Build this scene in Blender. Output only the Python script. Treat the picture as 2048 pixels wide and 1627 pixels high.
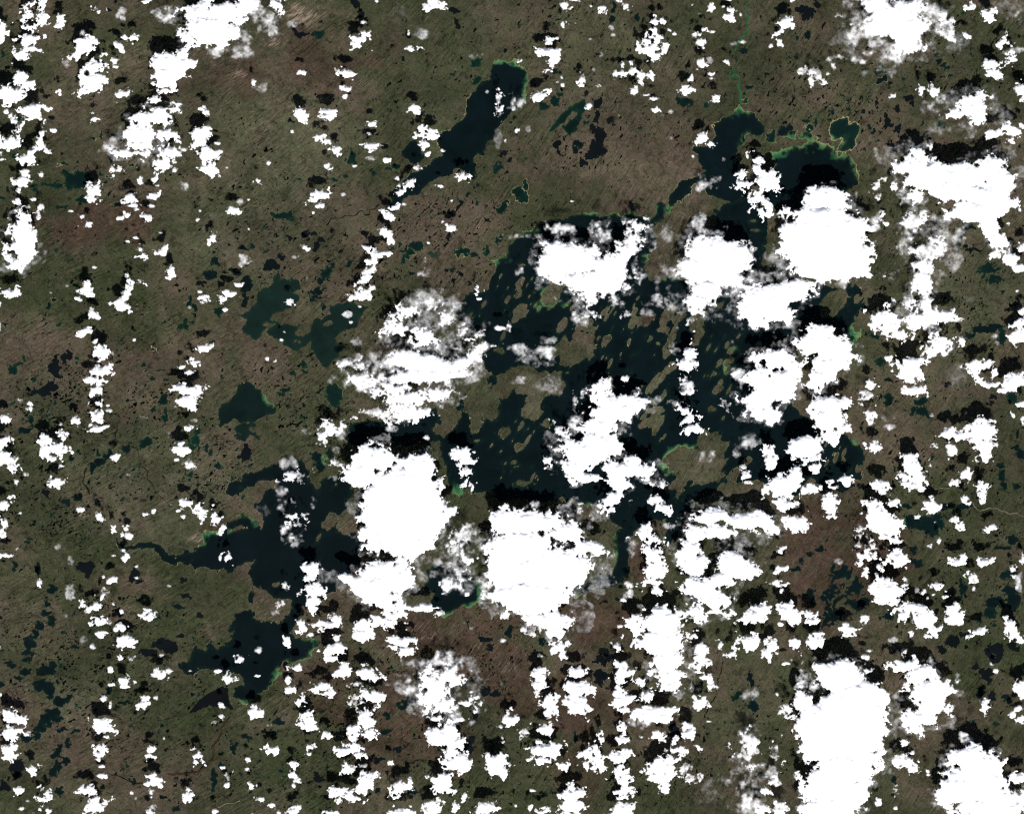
import bpy, math, random
import numpy as np
for o in list(bpy.data.objects):
    bpy.data.objects.remove(o, do_unlink=True)
# ---------------------------------------------------------------- camera, sky, sun, exposure
# One unit is about 40 m; the place is about 82 km x 65 km, seen from orbit.  x east, y north, z up.
W, H = 2048.0, 1627.0
ORBIT = 17500.0
scene = bpy.context.scene
scene.unit_settings.system = 'METRIC'
scene.unit_settings.scale_length = 40.0
cam_d = bpy.data.cameras.new('camera')
cam = bpy.data.objects.new('camera', cam_d)
scene.collection.objects.link(cam)
cam.location = (0, 0, ORBIT)
cam_d.sensor_fit = 'HORIZONTAL'
cam_d.sensor_width = 36.0
cam_d.lens = 36.0 * ORBIT / W
cam_d.clip_start = 100.0
cam_d.clip_end = 60000.0
scene.camera = cam

SUN_EL = math.radians(45.0)
SUN_AZ = math.atan2(-1.0, 0.19)                 # direction towards the sun, in the xy plane
sd = (math.cos(SUN_EL) * math.cos(SUN_AZ), math.cos(SUN_EL) * math.sin(SUN_AZ), math.sin(SUN_EL))
world = bpy.data.worlds.new('World')
scene.world = world
world.use_nodes = True
wn = world.node_tree
bg = wn.nodes['Background']
sky = wn.nodes.new('ShaderNodeTexSky')
sky.sky_type = 'NISHITA'
sky.sun_disc = False
sky.sun_elevation = SUN_EL
sky.sun_rotation = math.atan2(sd[0], sd[1])
sky.air_density = 0.6
sky.dust_density = 0.3
wn.links.new(sky.outputs[0], bg.inputs[0])
bg.inputs[1].default_value = 0.052
sl = bpy.data.lights.new('sun', 'SUN')
sl.energy = 4.6
sl.angle = math.radians(0.53)
sl.color = (1.0, 0.965, 0.92)
sun = bpy.data.objects.new('sun', sl)
scene.collection.objects.link(sun)
sun.location = (600, -4000, 4000)
sun.rotation_euler = (math.pi / 2 - SUN_EL, 0, SUN_AZ + math.pi / 2)
vs = scene.view_settings
vs.view_transform = 'Standard'
vs.look = 'None'
vs.exposure = 1.05
vs.gamma = 1.0
vs.use_curve_mapping = False
scene.cycles.transparent_max_bounces = 48
scene.cycles.use_denoising = False
scene.cycles.filter_width = 1.2
scene.cycles.sample_clamp_indirect = 0.25
scene.cycles.max_bounces = 8
scene.cycles.diffuse_bounces = 4
scene.cycles.transmission_bounces = 4

# ---------------------------------------------------------------- traced data (tile col row, then shapes in quarter pixels)
DATA = """@0 0
C 15,225,50,55
C 15,320,35,45
C 345,50,45,70 340,150,52,70
C 245,35,50,20 225,110,50,60 255,230,55,40 200,150,30,50 n1.5
C 235,330,88,55 250,390,90,30 190,450,85,60
C 150,640,62,60 205,690,40,30 40,720,50,55 100,770,115,70
C 260,890,90,75 290,860,70,55 320,930,40,35
C 390,880,30,20
C 70,890,22,18 100,925,18,22
C 140,1010,45,35 t0.8 n1.6
C 60,1140,80,60 150,1150,35,40 120,1170,60,25
C 350,1060,28,28
C 320,1135,45,45 310,1190,35,20
C 375,1215,30,18
C 435,1045,26,16
C 10,1240,15,30 15,1280,30,15
C 230,1295,75,50
C 200,1385,40,40 235,1410,20,15
C 335,1395,22,22
C 190,1455,60,35 130,1460,25,15
C 155,1520,22,35
C 145,1600,25,35
C 275,1595,25,15
C 485,160,35,35 475,215,35,30
C 760,90,60,28 t0.85 n1.3
C 960,125,25,20 990,160,20,25 985,95,30,30 t0.6
C 665,280,26,33 t0.8
C 720,335,75,50 680,400,95,60 635,460,50,25
C 825,450,22,22 n1.5
C 920,500,30,25 935,540,28,22
C 775,540,85,45 760,650,100,70 680,740,70,30 760,730,70,35 690,620,50,30
C 540,520,28,25 t0.6
C 487,718,23,26
C 955,370,36,36 970,400,20,20
C 1005,305,30,18
C 1080,305,30,28 n1.4
C 1190,10,55,20
C 1290,110,45,55 t0.5 n2
C 1560,110,130,80 1700,250,220,130 1540,330,90,60 1800,100,170,100 1950,60,100,60 1790,350,70,50 1640,60,80,80 1930,160,80,60
C 1930,300,90,60 1900,440,110,50 1760,430,60,30 t0.45 n1.8
C 1460,440,70,50 1390,520,185,85 1340,610,130,85 1430,590,85,70 1300,670,90,45 1390,700,40,30
C 1280,745,45,28 1260,810,55,40 1330,735,40,25 n1.4
C 1160,960,110,72 1300,930,80,85 1380,870,60,45 1110,1060,120,90 1130,1150,105,60 1050,1220,95,35 1160,1240,45,45 1250,950,100,70
C 1340,1085,98,48
C 900,1150,40,50 t0.5
C 1365,1230,70,55 1300,1320,60,55 1450,1240,35,25 1320,1280,60,40
C 1480,1190,35,20 t0.7
C 1600,1090,90,58 1650,1040,50,35 1600,1150,60,30 1560,1040,30,15
C 1740,1225,50,45 1670,1230,60,45 1670,1350,75,55 1700,1400,35,30 1640,1290,40,50
C 1660,910,38,38 1620,880,35,20
C 980,750,60,30 1030,730,25,20
C 760,955,40,28
C 915,1360,35,33 960,1350,35,28 925,1405,25,22 n1.4
C 1112,1442,25,24
C 1245,1428,40,25
C 1400,1365,22,22
C 1240,1570,50,33 1265,1550,30,20
C 1440,1505,50,40 t0.65 n1.5
C 1050,1590,50,45 1010,1590,25,25 1080,1560,20,20
C 745,1520,68,58 745,1590,55,40 710,1480,30,20
C 1910,1610,35,20 t0.6
C 2030,660,20,25
C 1740,1148,28,13
C 1820,1345,14,10
C 935,822,10,8
C 1270,1485,15,12
C 1990,1600,12,10
L 580,1440,90,70 660,1400,50,40 545,1395,40,30 690,1445,45,35 640,1470,70,40 g0.5 w1
L 470,1485,35,20 370,1475,50,18 280,1480,30,15 420,1480,60,14 g0.5
L 270,1525,25,25 g0.5
L 20,1575,25,20 g0.5
L 55,1525,15,20
L 515,1295,17,20 g0.4 w1
L 470,1325,18,12 g0.4 w1
L 795,1085,18,22 w1 g0.4
L 755,1110,15,15 w1
L 805,1395,12,15 g0.4 w1
L 855,1405,22,22 g0.4 w1
L 890,1415,12,15 g0.4 w1
L 855,1450,18,14 g0.4 w1
L 905,1275,30,15 g0.3 w1
L 1000,1265,25,12 g0.3 w1
L 1050,1325,25,10 g0.3 w1
L 650,1600,50,25 g0.4
L 140,945,30,25 g0.4
L 120,1235,25,20 g0.4
L 280,1250,15,25 g0.4 w1
L 925,25,30,22 d1
L 870,95,20,16 d1
L 20,430,12,35 g0.3
@1 0
C 165,50,65,58 t0.95
C 660,0,110,14 t0.6
C 20,180,60,110 100,190,60,70 t0.5 n1.8
C 280,190,40,30 t0.5
C 370,588,32,20
C 735,585,65,40
C 715,710,45,25 700,760,28,22
C 350,920,52,45 365,965,38,23 330,910,35,30
C 580,900,75,40 560,945,65,38
C 860,185,18,14
C 830,310,75,45 800,350,55,50 870,290,45,35 n1.2
C 925,405,12,12
C 965,12,25,16
C 1425,25,65,30 1365,70,40,28 1490,55,35,33
C 1150,90,50,55 t0.15
C 1222,270,14,25
C 1325,280,52,38 t0.5
C 1240,395,55,28 1295,400,25,22
C 1770,450,45,25 t0.4 n1.5
C 1945,790,22,45 1945,890,40,36 t0.8 n1.5
C 1845,735,14,14 t0.8
C 920,995,50,30 890,970,30,10 960,970,25,10
C 910,1075,30,18
C 915,1165,75,30 930,1205,28,28
C 930,1265,40,20 t0.6
C 1255,870,55,40 1290,905,35,20 1205,905,18,15
C 520,1100,50,35 570,1135,35,25
C 650,1205,48,42 665,1240,35,23 625,1180,30,20
C 290,1060,18,18
C 105,1302,18,18
C 570,1335,45,26 600,1360,22,20
C 1345,1030,35,20 1300,1080,55,35 1395,1080,48,40 1340,1150,55,58 1380,1220,35,33
C 1060,1290,45,30 1075,1330,25,18
C 1295,1345,30,24
C 1140,1430,28,20
C 1230,1475,50,46 1255,1490,30,25
C 1140,1545,30,26
C 1145,1490,18,13
C 1640,1415,48,46
C 1468,1490,35,17
C 20,1450,25,24
C 520,1570,85,40 460,1605,50,30 550,1535,30,20
C 1500,1215,20,14
C 2000,1125,15,15
C 1940,1110,30,80 t0.35
C 700,1560,14,12 t0.6
C 795,1330,20,10
C 1985,1440,14,10 t0.6
C 1565,1610,12,10
C 40,700,40,30 t0.4
P 1885,500 1960,475 2060,480 2108,520 2168,570 2193,640 2183,720 2158,800 2108,860 2048,920 1990,975 1945,1000 1945,1045 1880,1100 1830,1140 1800,1220 1745,1250 1750,1340 1735,1420 1700,1440 1680,1380 1590,1350 1490,1410 1400,1460 1340,1510 1290,1560 1210,1590 1150,1640 1080,1690 1000,1710 1040,1640 1090,1560 1130,1500 1230,1420 1260,1370 1330,1330 1400,1310 1420,1265 1490,1260 1500,1225 1450,1150 1460,1060 1540,1040 1600,990 1650,910 1690,830 1720,740 1790,650 1860,610 1870,540 w1
P 1230,1130 1290,1130 1330,1200 1340,1270 1300,1320 1250,1325 1220,1290 1175,1260 1180,1210
L 365,270,55,25 320,250,25,20 d1
L 500,285,50,28 g0.5
L 360,198,14,12
L 80,240,20,18 g0.3
L 520,180,20,12
L 1600,85,35,28 d1
L 1620,205,30,28 d1
L 800,40,30,40 825,120,25,40 d1
L 1790,520,40,40 g0.5
L 1762,650,30,26 g0.5
L 2000,410,22,18 d1
L 1182,470,14,22 d1
L 775,1240,38,55 765,1290,35,30 g0.5
L 1120,1330,35,30 1060,1355,28,12 g0.5
L 940,1390,20,18 g0.3
L 625,1440,25,14 g0.4
L 715,1412,20,10 g0.4
L 1985,1240,28,28 d1
L 2030,1275,20,22 d1
L 1945,1300,22,16 g0.3
L 1925,1345,28,26 g0.4
L 1775,1480,20,14
L 1710,1560,20,22
L 1650,1610,35,20
L 1385,730,12,25
L 1350,835,11,16
L 280,965,16,18
@2 0
C 420,55,35,38 455,75,15,15
C 500,8,35,10
C 630,55,14,14
C 705,90,38,34
C 845,10,35,14
C 905,60,32,32
C 405,210,35,30
C 510,192,12,8
C 620,312,20,14 t0.7
C 65,482,22,19
C 300,320,75,38 290,350,70,28
C 300,430,110,42 330,480,60,38 215,420,48,42 310,520,35,33 290,560,35,16
C 215,780,80,48 265,725,35,23 190,750,50,32
C 555,640,35,38 550,690,28,24
C 655,570,25,16 t0.7
C 680,688,25,14
C 350,665,16,14
C 402,685,16,18
C 398,630,12,13
C 615,850,28,20
C 735,400,20,25 710,440,20,25 t0.45
C 40,1040,20,18
C 130,1030,15,25 t0.3
C 50,810,50,48 t0.55 n1.9
C 810,290,15,12 t0.6
C 790,235,18,14 t0.5
C 1200,175,45,33 1140,190,35,33
C 1130,260,40,38 1150,320,45,38 1060,335,45,40 1090,400,80,38 1130,450,50,33
C 1215,410,36,38
C 1260,250,25,14
C 1295,280,28,18
C 885,515,20,18
C 950,500,18,20
C 870,585,50,26
C 970,570,30,28
C 1040,600,36,33 1025,645,18,16
C 1110,600,35,30
C 975,730,30,26 990,700,15,14
C 1065,762,30,13
C 1125,790,32,18
C 1135,880,42,26
C 1200,930,18,13 t0.6
C 1265,895,15,14 t0.6
C 1590,75,28,24
C 1435,45,12,11
C 1500,115,25,12 t0.6
C 1735,5,30,10
C 1760,85,45,30 1750,145,40,35 1770,170,25,16
C 1825,125,10,14
C 1690,60,14,9
C 1520,250,35,20 1480,280,40,28 1510,340,50,42 1525,380,25,14
C 1605,260,28,17
C 1500,500,50,42 1515,540,35,23 1480,560,20,13
C 1575,485,25,23 t0.6
C 1720,508,22,17
C 1590,605,28,17
C 1595,635,22,13
C 1850,340,25,20 t0.7
C 1755,360,25,18 t0.5
C 1435,635,32,26
C 1405,730,65,36 1400,700,50,18
C 1625,780,42,28 1640,815,30,13
C 1520,1100,55,42 1530,1065,30,18
C 1590,1155,46,33
C 1445,1255,15,11
C 1690,1280,12,13 t0.6
C 1270,1105,20,14 t0.4
C 485,1615,25,13
C 1960,1280,50,60 1960,1360,70,60 1850,1400,50,48 1850,1490,115,40 1990,1450,75,80 1980,1580,80,80 2060,1450,80,90 2050,1640,60,80 1980,1690,45,40 n1.3
C 1540,1480,60,50 1620,1430,40,40 t0.6 n1.4
P 590,800 605,870 570,920 560,970 530,1010 470,1080 410,1050 400,1010 440,960 400,990 350,1030 290,1060 320,1000 380,930 430,880 490,840 g0.6
I 505,915,22,28
I 440,975,14,35
L 600,985,22,14 g0.5
L 690,830,35,50 670,940,25,60 650,1030,25,30 720,1080,45,65 680,1170,60,40 690,1210,60,45 630,1250,50,35 580,1300,40,33 d1
L 360,1150,32,45 375,1220,18,20 d1
L 530,1150,45,35 500,1210,22,33
L 435,1195,10,15
L 780,960,25,24 810,990,13,20 d1
L 872,940,12,12 w1.5
L 255,860,45,28 g0.3
L 345,810,35,42 375,755,20,14 g0.3
L 325,555,25,25 g0.4
L 1390,820,35,45 1345,800,20,25 1430,820,20,25 g0.2
L 1548,835,20,28 g0.8
L 1860,805,25,28 g0.5 w1
L 1865,755,14,12 g0.4
L 1900,700,32,14
L 1860,410,24,20
L 1955,300,14,12 g0.3
L 1992,145,12,16 w1
L 820,60,20,48 810,150,22,38
L 1005,135,18,32
L 60,1530,50,42 110,1470,20,33 80,1580,55,40 g0.5 w1
P 1740,910 1800,880 1830,850 1890,900 1935,905 1975,960 2010,1020 2005,1060 1965,1080 1910,1060 1880,1080 1860,1150 1810,1190 1790,1260 1810,1310 1800,1400 1900,1450 1890,1540 1900,1700 1830,1700 1700,1600 1640,1580 1560,1560 1540,1500 1450,1460 1430,1530 1380,1580 1310,1640 1270,1700 1245,1700 1255,1580 1310,1490 1360,1450 1480,1410 1550,1370 1500,1320 1490,1240 1440,1200 1460,1170 1580,1180 1610,1090 1610,1010 1660,960 w1
S 1830,960,70,130 1.0
S 1850,1100,45,90 1.0
S 1790,890,90,35 1.0
S 115,640,45,170 1.3
S 20,500,60,35 1.4
S -60,485,90,35 1.4
R 14 g 1880,95 1893,140 1880,200 1890,250 1850,290 1830,310 1800,360 1780,400 1760,440
R 18 g 1770,540 1745,575 1745,610 1785,592 1810,610 1815,660 1822,720 1825,800 1825,850
R 8 g 1890,20 1870,60 1880,95
@3 0
C 200,15,25,20
C 130,195,60,52 90,265,35,30
C 85,350,28,24
C 20,375,18,14
C 660,198,22,17
C 560,125,30,18 t0.7
C 850,30,115,65 1000,130,175,110 1130,70,90,55 1100,230,170,110 1140,370,95,80 900,200,120,80 t0.97 v1
C 1030,260,330,220 t0.2 n1.8
C 1560,920,250,130 t0.2 n1.8
C 780,200,100,100 850,330,130,60 980,400,60,60 t0.5 n1.5
C 1410,240,60,90 t0.85 v1
C 1330,200,80,110 t0.35 n1.9
C 1130,480,110,35 t0.4
C 560,480,85,22 720,500,60,26 800,440,38,38 t0.65 n1.5
C 520,540,30,36 t0.8
C 390,620,60,60 320,580,60,30 470,610,50,30 t0.75 n1.5
C 1630,60,45,30 1750,110,75,52 1780,150,50,32
C 1580,295,36,24
C 1880,330,25,42 1860,370,35,28 1920,355,20,18 n1.3
C 1935,480,45,45
C 1970,415,70,25 t0.5 n1.7
C 1990,160,30,40 t0.3 n1.8
C 1930,80,90,60 t0.2 n1.8
C 1760,520,68,50 1800,590,70,48 1720,500,30,20
C 2010,730,60,58 1980,670,30,15 2040,790,30,30
C 985,770,22,20
C 1210,730,45,52
C 1310,730,50,60 1290,690,30,30
C 1340,830,60,60 t0.5 n1.5
C 1600,850,80,85 1690,810,60,66 1520,910,95,52 1680,930,90,75 1440,930,45,26 1640,880,110,90 n0.85
C 1580,1040,80,40 t0.3 n1.8
C 1950,1060,100,58 1800,1080,80,48 1930,1130,50,33 2030,1010,40,40
C 1140,1330,130,88 1190,1230,70,48 1300,1400,200,110 1550,1420,200,110 1780,1350,140,98 1850,1450,120,110 1450,1530,200,100 1700,1560,250,100 1200,1460,120,70 1650,1690,280,90 1760,1800,130,120 1820,1910,80,60 1580,1750,80,40 1900,1620,120,60
C 1290,1175,25,24
C 1180,1170,35,16
C 870,1500,40,40 920,1430,35,28 880,1570,35,30 t0.8 n1.7
C 1010,1490,40,38 n1.3
C 1080,1560,60,50 t0.4 n1.7
C 1170,1560,60,60
L 250,65,38,28 d1
L 400,40,25,28 d1
L 330,90,60,50 300,140,38,30 365,125,28,25 d1
L 315,285,28,20 
L 228,288,15,20
L 910,650,38,42 w1
L 880,580,30,18 930,580,28,15 g0.2
L 830,515,18,12 g0.5 w1
L 895,525,20,14 g0.5 w1
L 515,900,22,30 w0.8
L 490,950,18,13
P 490,1030 510,980 560,945 640,945 655,970 645,1000 700,985 730,1020 720,1070 690,1110 700,1170 670,1195 620,1200 600,1215 560,1210 580,1160 615,1130 640,1090 600,1110 570,1125 530,1110 505,1070 w1.6 g0.55
L 295,1080,58,55 w1.5 g0.5
L 35,1110,45,48 w1.3 g0.5
L 525,1155,22,18
L 120,1060,40,50 180,1020,40,28 200,1090,30,30
L 310,970,35,13 g0.3
L 375,980,14,38 g0.4
L 770,1195,14,18 g0.5
L 830,1045,25,30
L 740,940,14,17
L 765,890,20,28
L 865,810,14,42 d1
L 1040,880,18,33 d1
L 945,925,20,13 d1
L 960,1000,35,33 d1
L 1030,1030,28,26 d1
L 1130,790,30,28 1160,820,18,24 d1
L 1480,445,22,24 d1
L 1425,540,26,20 g0.3
L 1375,490,25,13
L 1345,450,25,18 g0.3
L 1380,1000,30,24 g0.6
L 1240,990,18,18 g0.6
L 1455,600,25,18
L 1090,630,12,12 g0.4
P 20,1220 100,1190 210,1170 290,1170 330,1130 400,1130 460,1150 510,1190 545,1230 560,1250 600,1240 660,1260 690,1310 695,1360 720,1420 700,1500 600,1560 400,1640 100,1700 -50,1600 30,1400 60,1320 20,1290 w1.6
S 120,1205,130,60 1.6
S 330,1160,230,75 1.6
S 500,1210,70,70 1.2
S 690,1340,50,80 1.0
S 570,1260,50,40 1.0
@0 1
C 200,130,70,78 190,230,108,100 210,330,100,125 130,330,80,58 100,200,30,38 80,410,30,38 150,480,45,55 230,420,80,48
C 325,70,35,42 330,30,15,15 t0.8 n1.5
C 235,30,25,20 t0.7
C 585,60,25,13
C 662,105,22,24
C 705,170,38,26
C 1030,95,38,33 990,115,30,15
C 1070,15,50,15 1100,45,22,20
C 1225,25,30,18
C 1200,112,50,28
C 1585,125,25,20
C 1605,60,10,10
C 1880,50,55,28 1860,65,40,28 1925,75,20,14
C 1712,278,34,40
C 1995,205,10,13
C 1290,235,18,10
C 1080,278,25,12
C 1022,302,18,15
C 1130,375,40,33 1120,430,55,28
C 1295,395,50,28 1325,360,20,24
C 1375,540,32,52 1355,590,20,14
C 755,515,20,12
C 410,712,12,14
C 540,660,10,10 t0.6
C 100,715,80,33 60,740,40,20 140,690,35,20
C 700,660,45,43 710,710,35,24 660,690,30,25
C 620,705,22,16
C 632,770,25,22
C 745,870,38,40 770,890,28,24
C 1020,740,50,43 1060,660,30,40 1110,620,35,26 1000,820,60,48 960,790,50,42 1040,860,35,26 1145,650,18,13
C 1025,575,20,17
C 1105,805,10,10
C 690,1010,60,26 650,1040,28,24 720,990,35,17
C 765,1095,25,20
C 820,1200,72,65 880,1280,20,28
C 905,1200,15,18 t0.7
C 800,1340,95,43 720,1410,85,43 780,1420,60,40 860,1310,35,28
C 775,1500,60,30 740,1530,25,18
C 780,1595,40,28
C 865,1615,25,13
C 1635,1150,55,33
C 1545,1265,42,36
C 1460,1300,48,26
C 1530,1345,50,22
C 1490,1500,90,43 1580,1500,60,48 1510,1570,80,48 1550,1610,50,40 1420,1480,45,23
C 1075,1098,13,15
C 270,1600,45,26
C 170,1575,18,24 t0.8
C 5,990,12,50
C 5,800,12,25
C 1905,640,55,20
C 1840,720,75,26 
C 1770,770,38,38 n1.3
C 1625,765,35,33 n1.3
C 1610,710,18,16
C 1800,845,22,20
C 1485,790,18,14 t0.7
C 1520,835,12,13 t0.6
C 1950,450,40,33 t0.6 n1.9
L 1985,630,55,45 d0.4
L 1720,475,28,40 g0.1
L 1665,575,42,33 1710,560,16,28
L 1945,770,45,45 d0.6
L 1750,865,33,45 g0.6
L 2015,345,25,20 g0.4
L 1935,360,30,22
L 395,825,22,24 w1.5
L 428,770,25,15 w1.2
L 40,975,16,18 w1
L 105,1320,35,32 100,1350,40,14 g0.5 w0.6
L 155,1280,25,14 g0.4
L 195,1245,18,26 g0.5
L 440,1320,45,60 460,1370,35,25 d1
L 510,1250,28,35 550,1210,35,22 d0.7
L 420,1465,60,30 350,1510,45,35 290,1510,40,30 d0.7
L 270,1400,20,18 g0.4
L 615,1240,18,22 g0.4
L 1210,1395,15,20 g0.3
L 1325,1420,16,18 g0.3
L 1158,1290,14,16 w1
L 1140,1310,10,8 w1
L 1165,1338,12,9 w1
L 1025,1502,18,18 w1
L 1010,1570,15,14 w0.7
L 1225,1170,13,14 w1
L 1455,990,24,18 g0.4
L 1500,1000,18,24 g0.4
L 1530,945,24,18 g0.4
L 1490,940,14,22 g0.4
L 1700,1100,20,15 g0.4
L 1310,1560,28,45 1285,1590,22,20 g0.2
L 1520,770,25,35 1560,830,24,20
L 480,655,18,16
L 400,620,16,13
L 1070,1008,14,14
L 500,30,60,10 g0.4 w0.7
L 1890,545,45,18 d0.3
@1 1
C 505,20,55,28 470,70,28,16
C 410,365,32,28
C 320,430,25,13 t0.6
C 1110,55,50,33 1060,115,55,38 1020,75,30,23
C 1050,250,55,43 1075,290,35,28 1020,220,25,17 n1.2
C 1190,8,15,10
C 900,360,65,28 960,410,88,38 920,470,60,40 940,530,40,43 1040,410,40,18 n1.1
C 880,590,58,38 840,630,42,23 900,550,50,35
C 930,675,35,23
C 840,735,75,48 770,745,30,26
C 830,825,18,13
C 760,950,18,14
C 740,890,28,18 t0.6 n1.4
C 1565,200,40,30 1520,170,16,12 1495,150,10,8
C 1380,318,16,11
C 1355,460,16,17 t0.8
C 1350,545,35,33 t0.4 n1.6
C 1780,700,38,30
C 1790,760,18,13
C 1490,690,30,25 t0.4
C 270,800,42,38 n1.2
C 405,605,12,15 t0.7
C 230,1025,16,18
C 205,1095,35,17
C 100,1235,18,23
C 150,1265,20,17
C 1190,850,90,40 1130,910,70,50 1240,900,40,40 t0.9 n1.7
C 1160,1030,80,58 1010,1030,58,38 1080,1000,60,40 n1.4
C 1340,1080,110,58 1270,1060,50,40 n1.4
C 1410,810,70,38 1490,870,40,40 t0.8 n1.4
C 1540,920,60,60 1640,1010,30,40 t0.7 n1.7
C 1700,1090,50,22
C 1800,1050,40,30 t0.7 n1.5
C 1590,1165,45,12 t0.8
C 2030,980,25,28 1980,1000,55,18 t0.9
C 1210,1240,120,88 1330,1280,150,78 1500,1290,160,68 1650,1250,130,46 1740,1200,60,23 1800,1150,30,18 1250,1390,200,58 1400,1370,160,58 1560,1350,120,46 v1
C 1150,1480,120,48 960,1500,70,38 1060,1460,70,40 1200,1570,200,58 1350,1530,150,48 1500,1510,70,36 1180,1660,170,60 v1 n1.35 t0.95
C 1330,1090,330,230 t0.28 n1.9
C 860,1370,250,120 t0.4 n1.8
C 1640,1340,170,110 t0.4 n1.3
C 760,1300,110,48 860,1300,60,50 t0.7 n1.5
C 840,1390,110,48 1000,1380,50,50 t0.8 n1.5
C 700,1270,60,25 t0.6 n1.5
C 800,1100,40,25 t0.4
C 1680,1380,90,60 t0.22
C 1290,760,110,60 t0.25 n1.8
C 1040,1080,50,30 t0.5
P 180,548 205,610 340,620 350,690 290,720 360,760 320,820 200,860 130,870 110,930 180,960 100,960 60,1010 0,1100 -80,1060 -115,1000 -90,960 -70,920 -130,900 -60,850 0,820 20,740 60,690 100,690 140,640 h1
P 480,910 520,930 590,880 600,830 700,790 800,800 900,830 850,880 830,930 800,1000 730,1020 680,1030 650,1080 660,1130 700,1150 650,1230 590,1280 560,1310 530,1300 480,1210 440,1170 430,1110 380,1130 330,1170 280,1170 220,1140 230,1090 170,1080 110,1070 90,1020 160,970 250,960 330,1000 300,1040 380,1070 430,1020 450,960 h1
I 565,965,30,16
I 330,1105,25,16
I 120,748,14,13
I 90,968,20,13
L 215,95,62,38 g0.35
L 255,285,30,38 d1
L 395,260,25,28 d1
L 465,242,18,18 d1
L 600,215,22,24 d1
L 530,290,28,20 490,330,32,25 470,370,22,20 d1
L 115,495,70,35 215,430,35,25 d0.6
L 570,555,45,43 600,500,25,16 g0.2
L 510,620,25,33
L 480,700,45,35 445,750,25,30 500,760,20,20 n2
L 535,830,18,26
L 750,490,35,20 g0.3
L 290,1350,30,20 305,1380,12,18 g0.5
L 380,1345,20,17 g0.4
L 385,1280,20,33 g0.3
L 590,1540,65,68 g0.5 w1 h0.3
L 240,1490,40,16 g0.4
L 200,1530,24,16 g0.4
L 1280,340,50,38 1230,400,35,33 1180,450,18,40 g0.5 w0.8
L 1440,390,55,42 h1.3
L 1655,390,52,34 1640,380,30,36 g0.5 w1
L 1745,415,28,28 g0.5
L 1845,390,22,43 g0.5
L 1150,325,22,17 g0.5
L 1080,365,35,12 g0.5
L 1175,385,25,10 g0.5
L 1250,490,15,14 g0.4
L 1655,500,15,11
L 1625,570,28,22 d1
L 1250,555,18,13
L 1575,535,14,14 g0.3
L 1560,90,45,30 d1
L 1550,260,24,33 d1
L 1850,130,25,16 d1
L 1960,260,30,35 g0.4
L 1900,1440,42,48 g0.2
L 1650,1590,40,38
L 1985,30,45,33 g0.5 w0.8
L 1710,640,20,35
S 1990,440,120,45 1.2
S 1885,490,30,40 1.2
R 8 d 990,10 920,60 905,90 870,95 850,65 800,88 730,105 600,130 560,170
R 24 d 1650,-20 1615,40 1580,110
@2 1
C 400,450,195,130 330,360,110,58 580,450,160,128 780,530,170,128 900,430,80,98 970,300,65,90 980,210,58,48 600,620,200,98 640,740,85,88 760,650,150,78 460,600,130,78 v1
C 420,220,140,45 620,200,65,58 370,300,90,36 t0.6 n1.8
C 740,270,40,50 t0.6 n1.6
C 1090,280,60,70 t0.35 n1.6
C 1010,490,50,70 t0.5 n1.7
C 620,870,80,60 t0.7 n1.6
C 840,790,70,50 t0.6 n1.6
C 910,890,35,26 t0.8
C 580,930,90,60 t0.4 n1.8
C 210,490,40,60 t0.5
C 40,600,35,80 t0.55 n1.5
C 120,260,130,28 t0.45 n1.6
C 1640,420,250,150 1500,520,170,110 1780,450,130,120 1700,560,150,98 1560,680,115,60 1480,780,88,78 1460,860,58,58 v1
C 1520,250,40,60 t0.6 n1.5
C 1640,240,150,60 t0.55 n1.7
C 1500,140,50,60 t0.45 n1.6
C 1900,400,60,80 t0.7 n1.7
C 1260,440,80,100 t0.35 n1.7
C 1330,720,120,80 t0.4 n1.5
C 1200,800,150,48 t0.45 n1.7
C 1080,880,60,28 t0.5
C 1430,940,40,38 t0.8 n1.4
C 1320,990,16,13 t0.7
C 1450,1020,20,18
C 1420,1200,58,78 1390,1290,88,48 1410,1330,58,23
C 1390,1480,88,68 1380,1390,58,40 t0.8 n1.3
C 1310,1170,40,38 t0.5 n1.8
C 915,1395,30,23
C 1000,1475,14,9
C 540,1560,70,48 t0.75 n1.3
C 650,330,330,220 t0.2 n1.8
C 1600,450,380,250 t0.22 n1.7
C 90,1180,110,48 250,1190,78,46 t0.6 n1.4
C 150,1260,130,45 t0.45 n1.4
C 300,1440,98,68 t0.35
C 50,1410,60,28 t0.6
C 280,1080,60,28 t0.35 n1.5
C 1960,800,130,130 2040,700,60,50 1990,930,100,60 1890,850,80,95 2208,720,190,98 2148,860,150,78 2108,780,150,118 2278,660,140,48
C 1970,1250,50,58 1980,1400,115,130 1960,1550,130,98 2108,1270,120,88 2178,1380,130,88 2108,1500,145,108 2248,1340,80,58 2078,1690,60,80 1995,1660,120,60
C 1830,1400,40,58 t0.6 n1.8
C 1710,1600,40,38 t0.7 n1.4
C 1350,1600,60,28 t0.7 n1.6
C 1290,1590,40,28 t0.5 n1.5
S 1000,60,330,45 0.9
S 640,65,60,35 1.0
S 120,230,90,40 1.2
S 225,720,45,120 1.4
S 310,815,110,30 1.2
S 1080,440,60,30 0.9
S 1220,600,90,30 0.8
S 1790,1150,80,20 1.0
S 1715,1300,22,50 1.0
S 1100,140,90,20 0.6
@3 1
C 450,330,325,280 250,300,180,200 600,200,200,165 700,450,150,128 400,90,250,78 450,560,295,68 160,60,78,48 620,530,195,58 800,560,68,28 460,-50,170,90 400,-30,150,60
C 840,150,60,60 t0.6 n1.9
C 930,150,45,28
C 910,80,25,26
C 560,640,90,28 t0.5 n1.8
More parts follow.
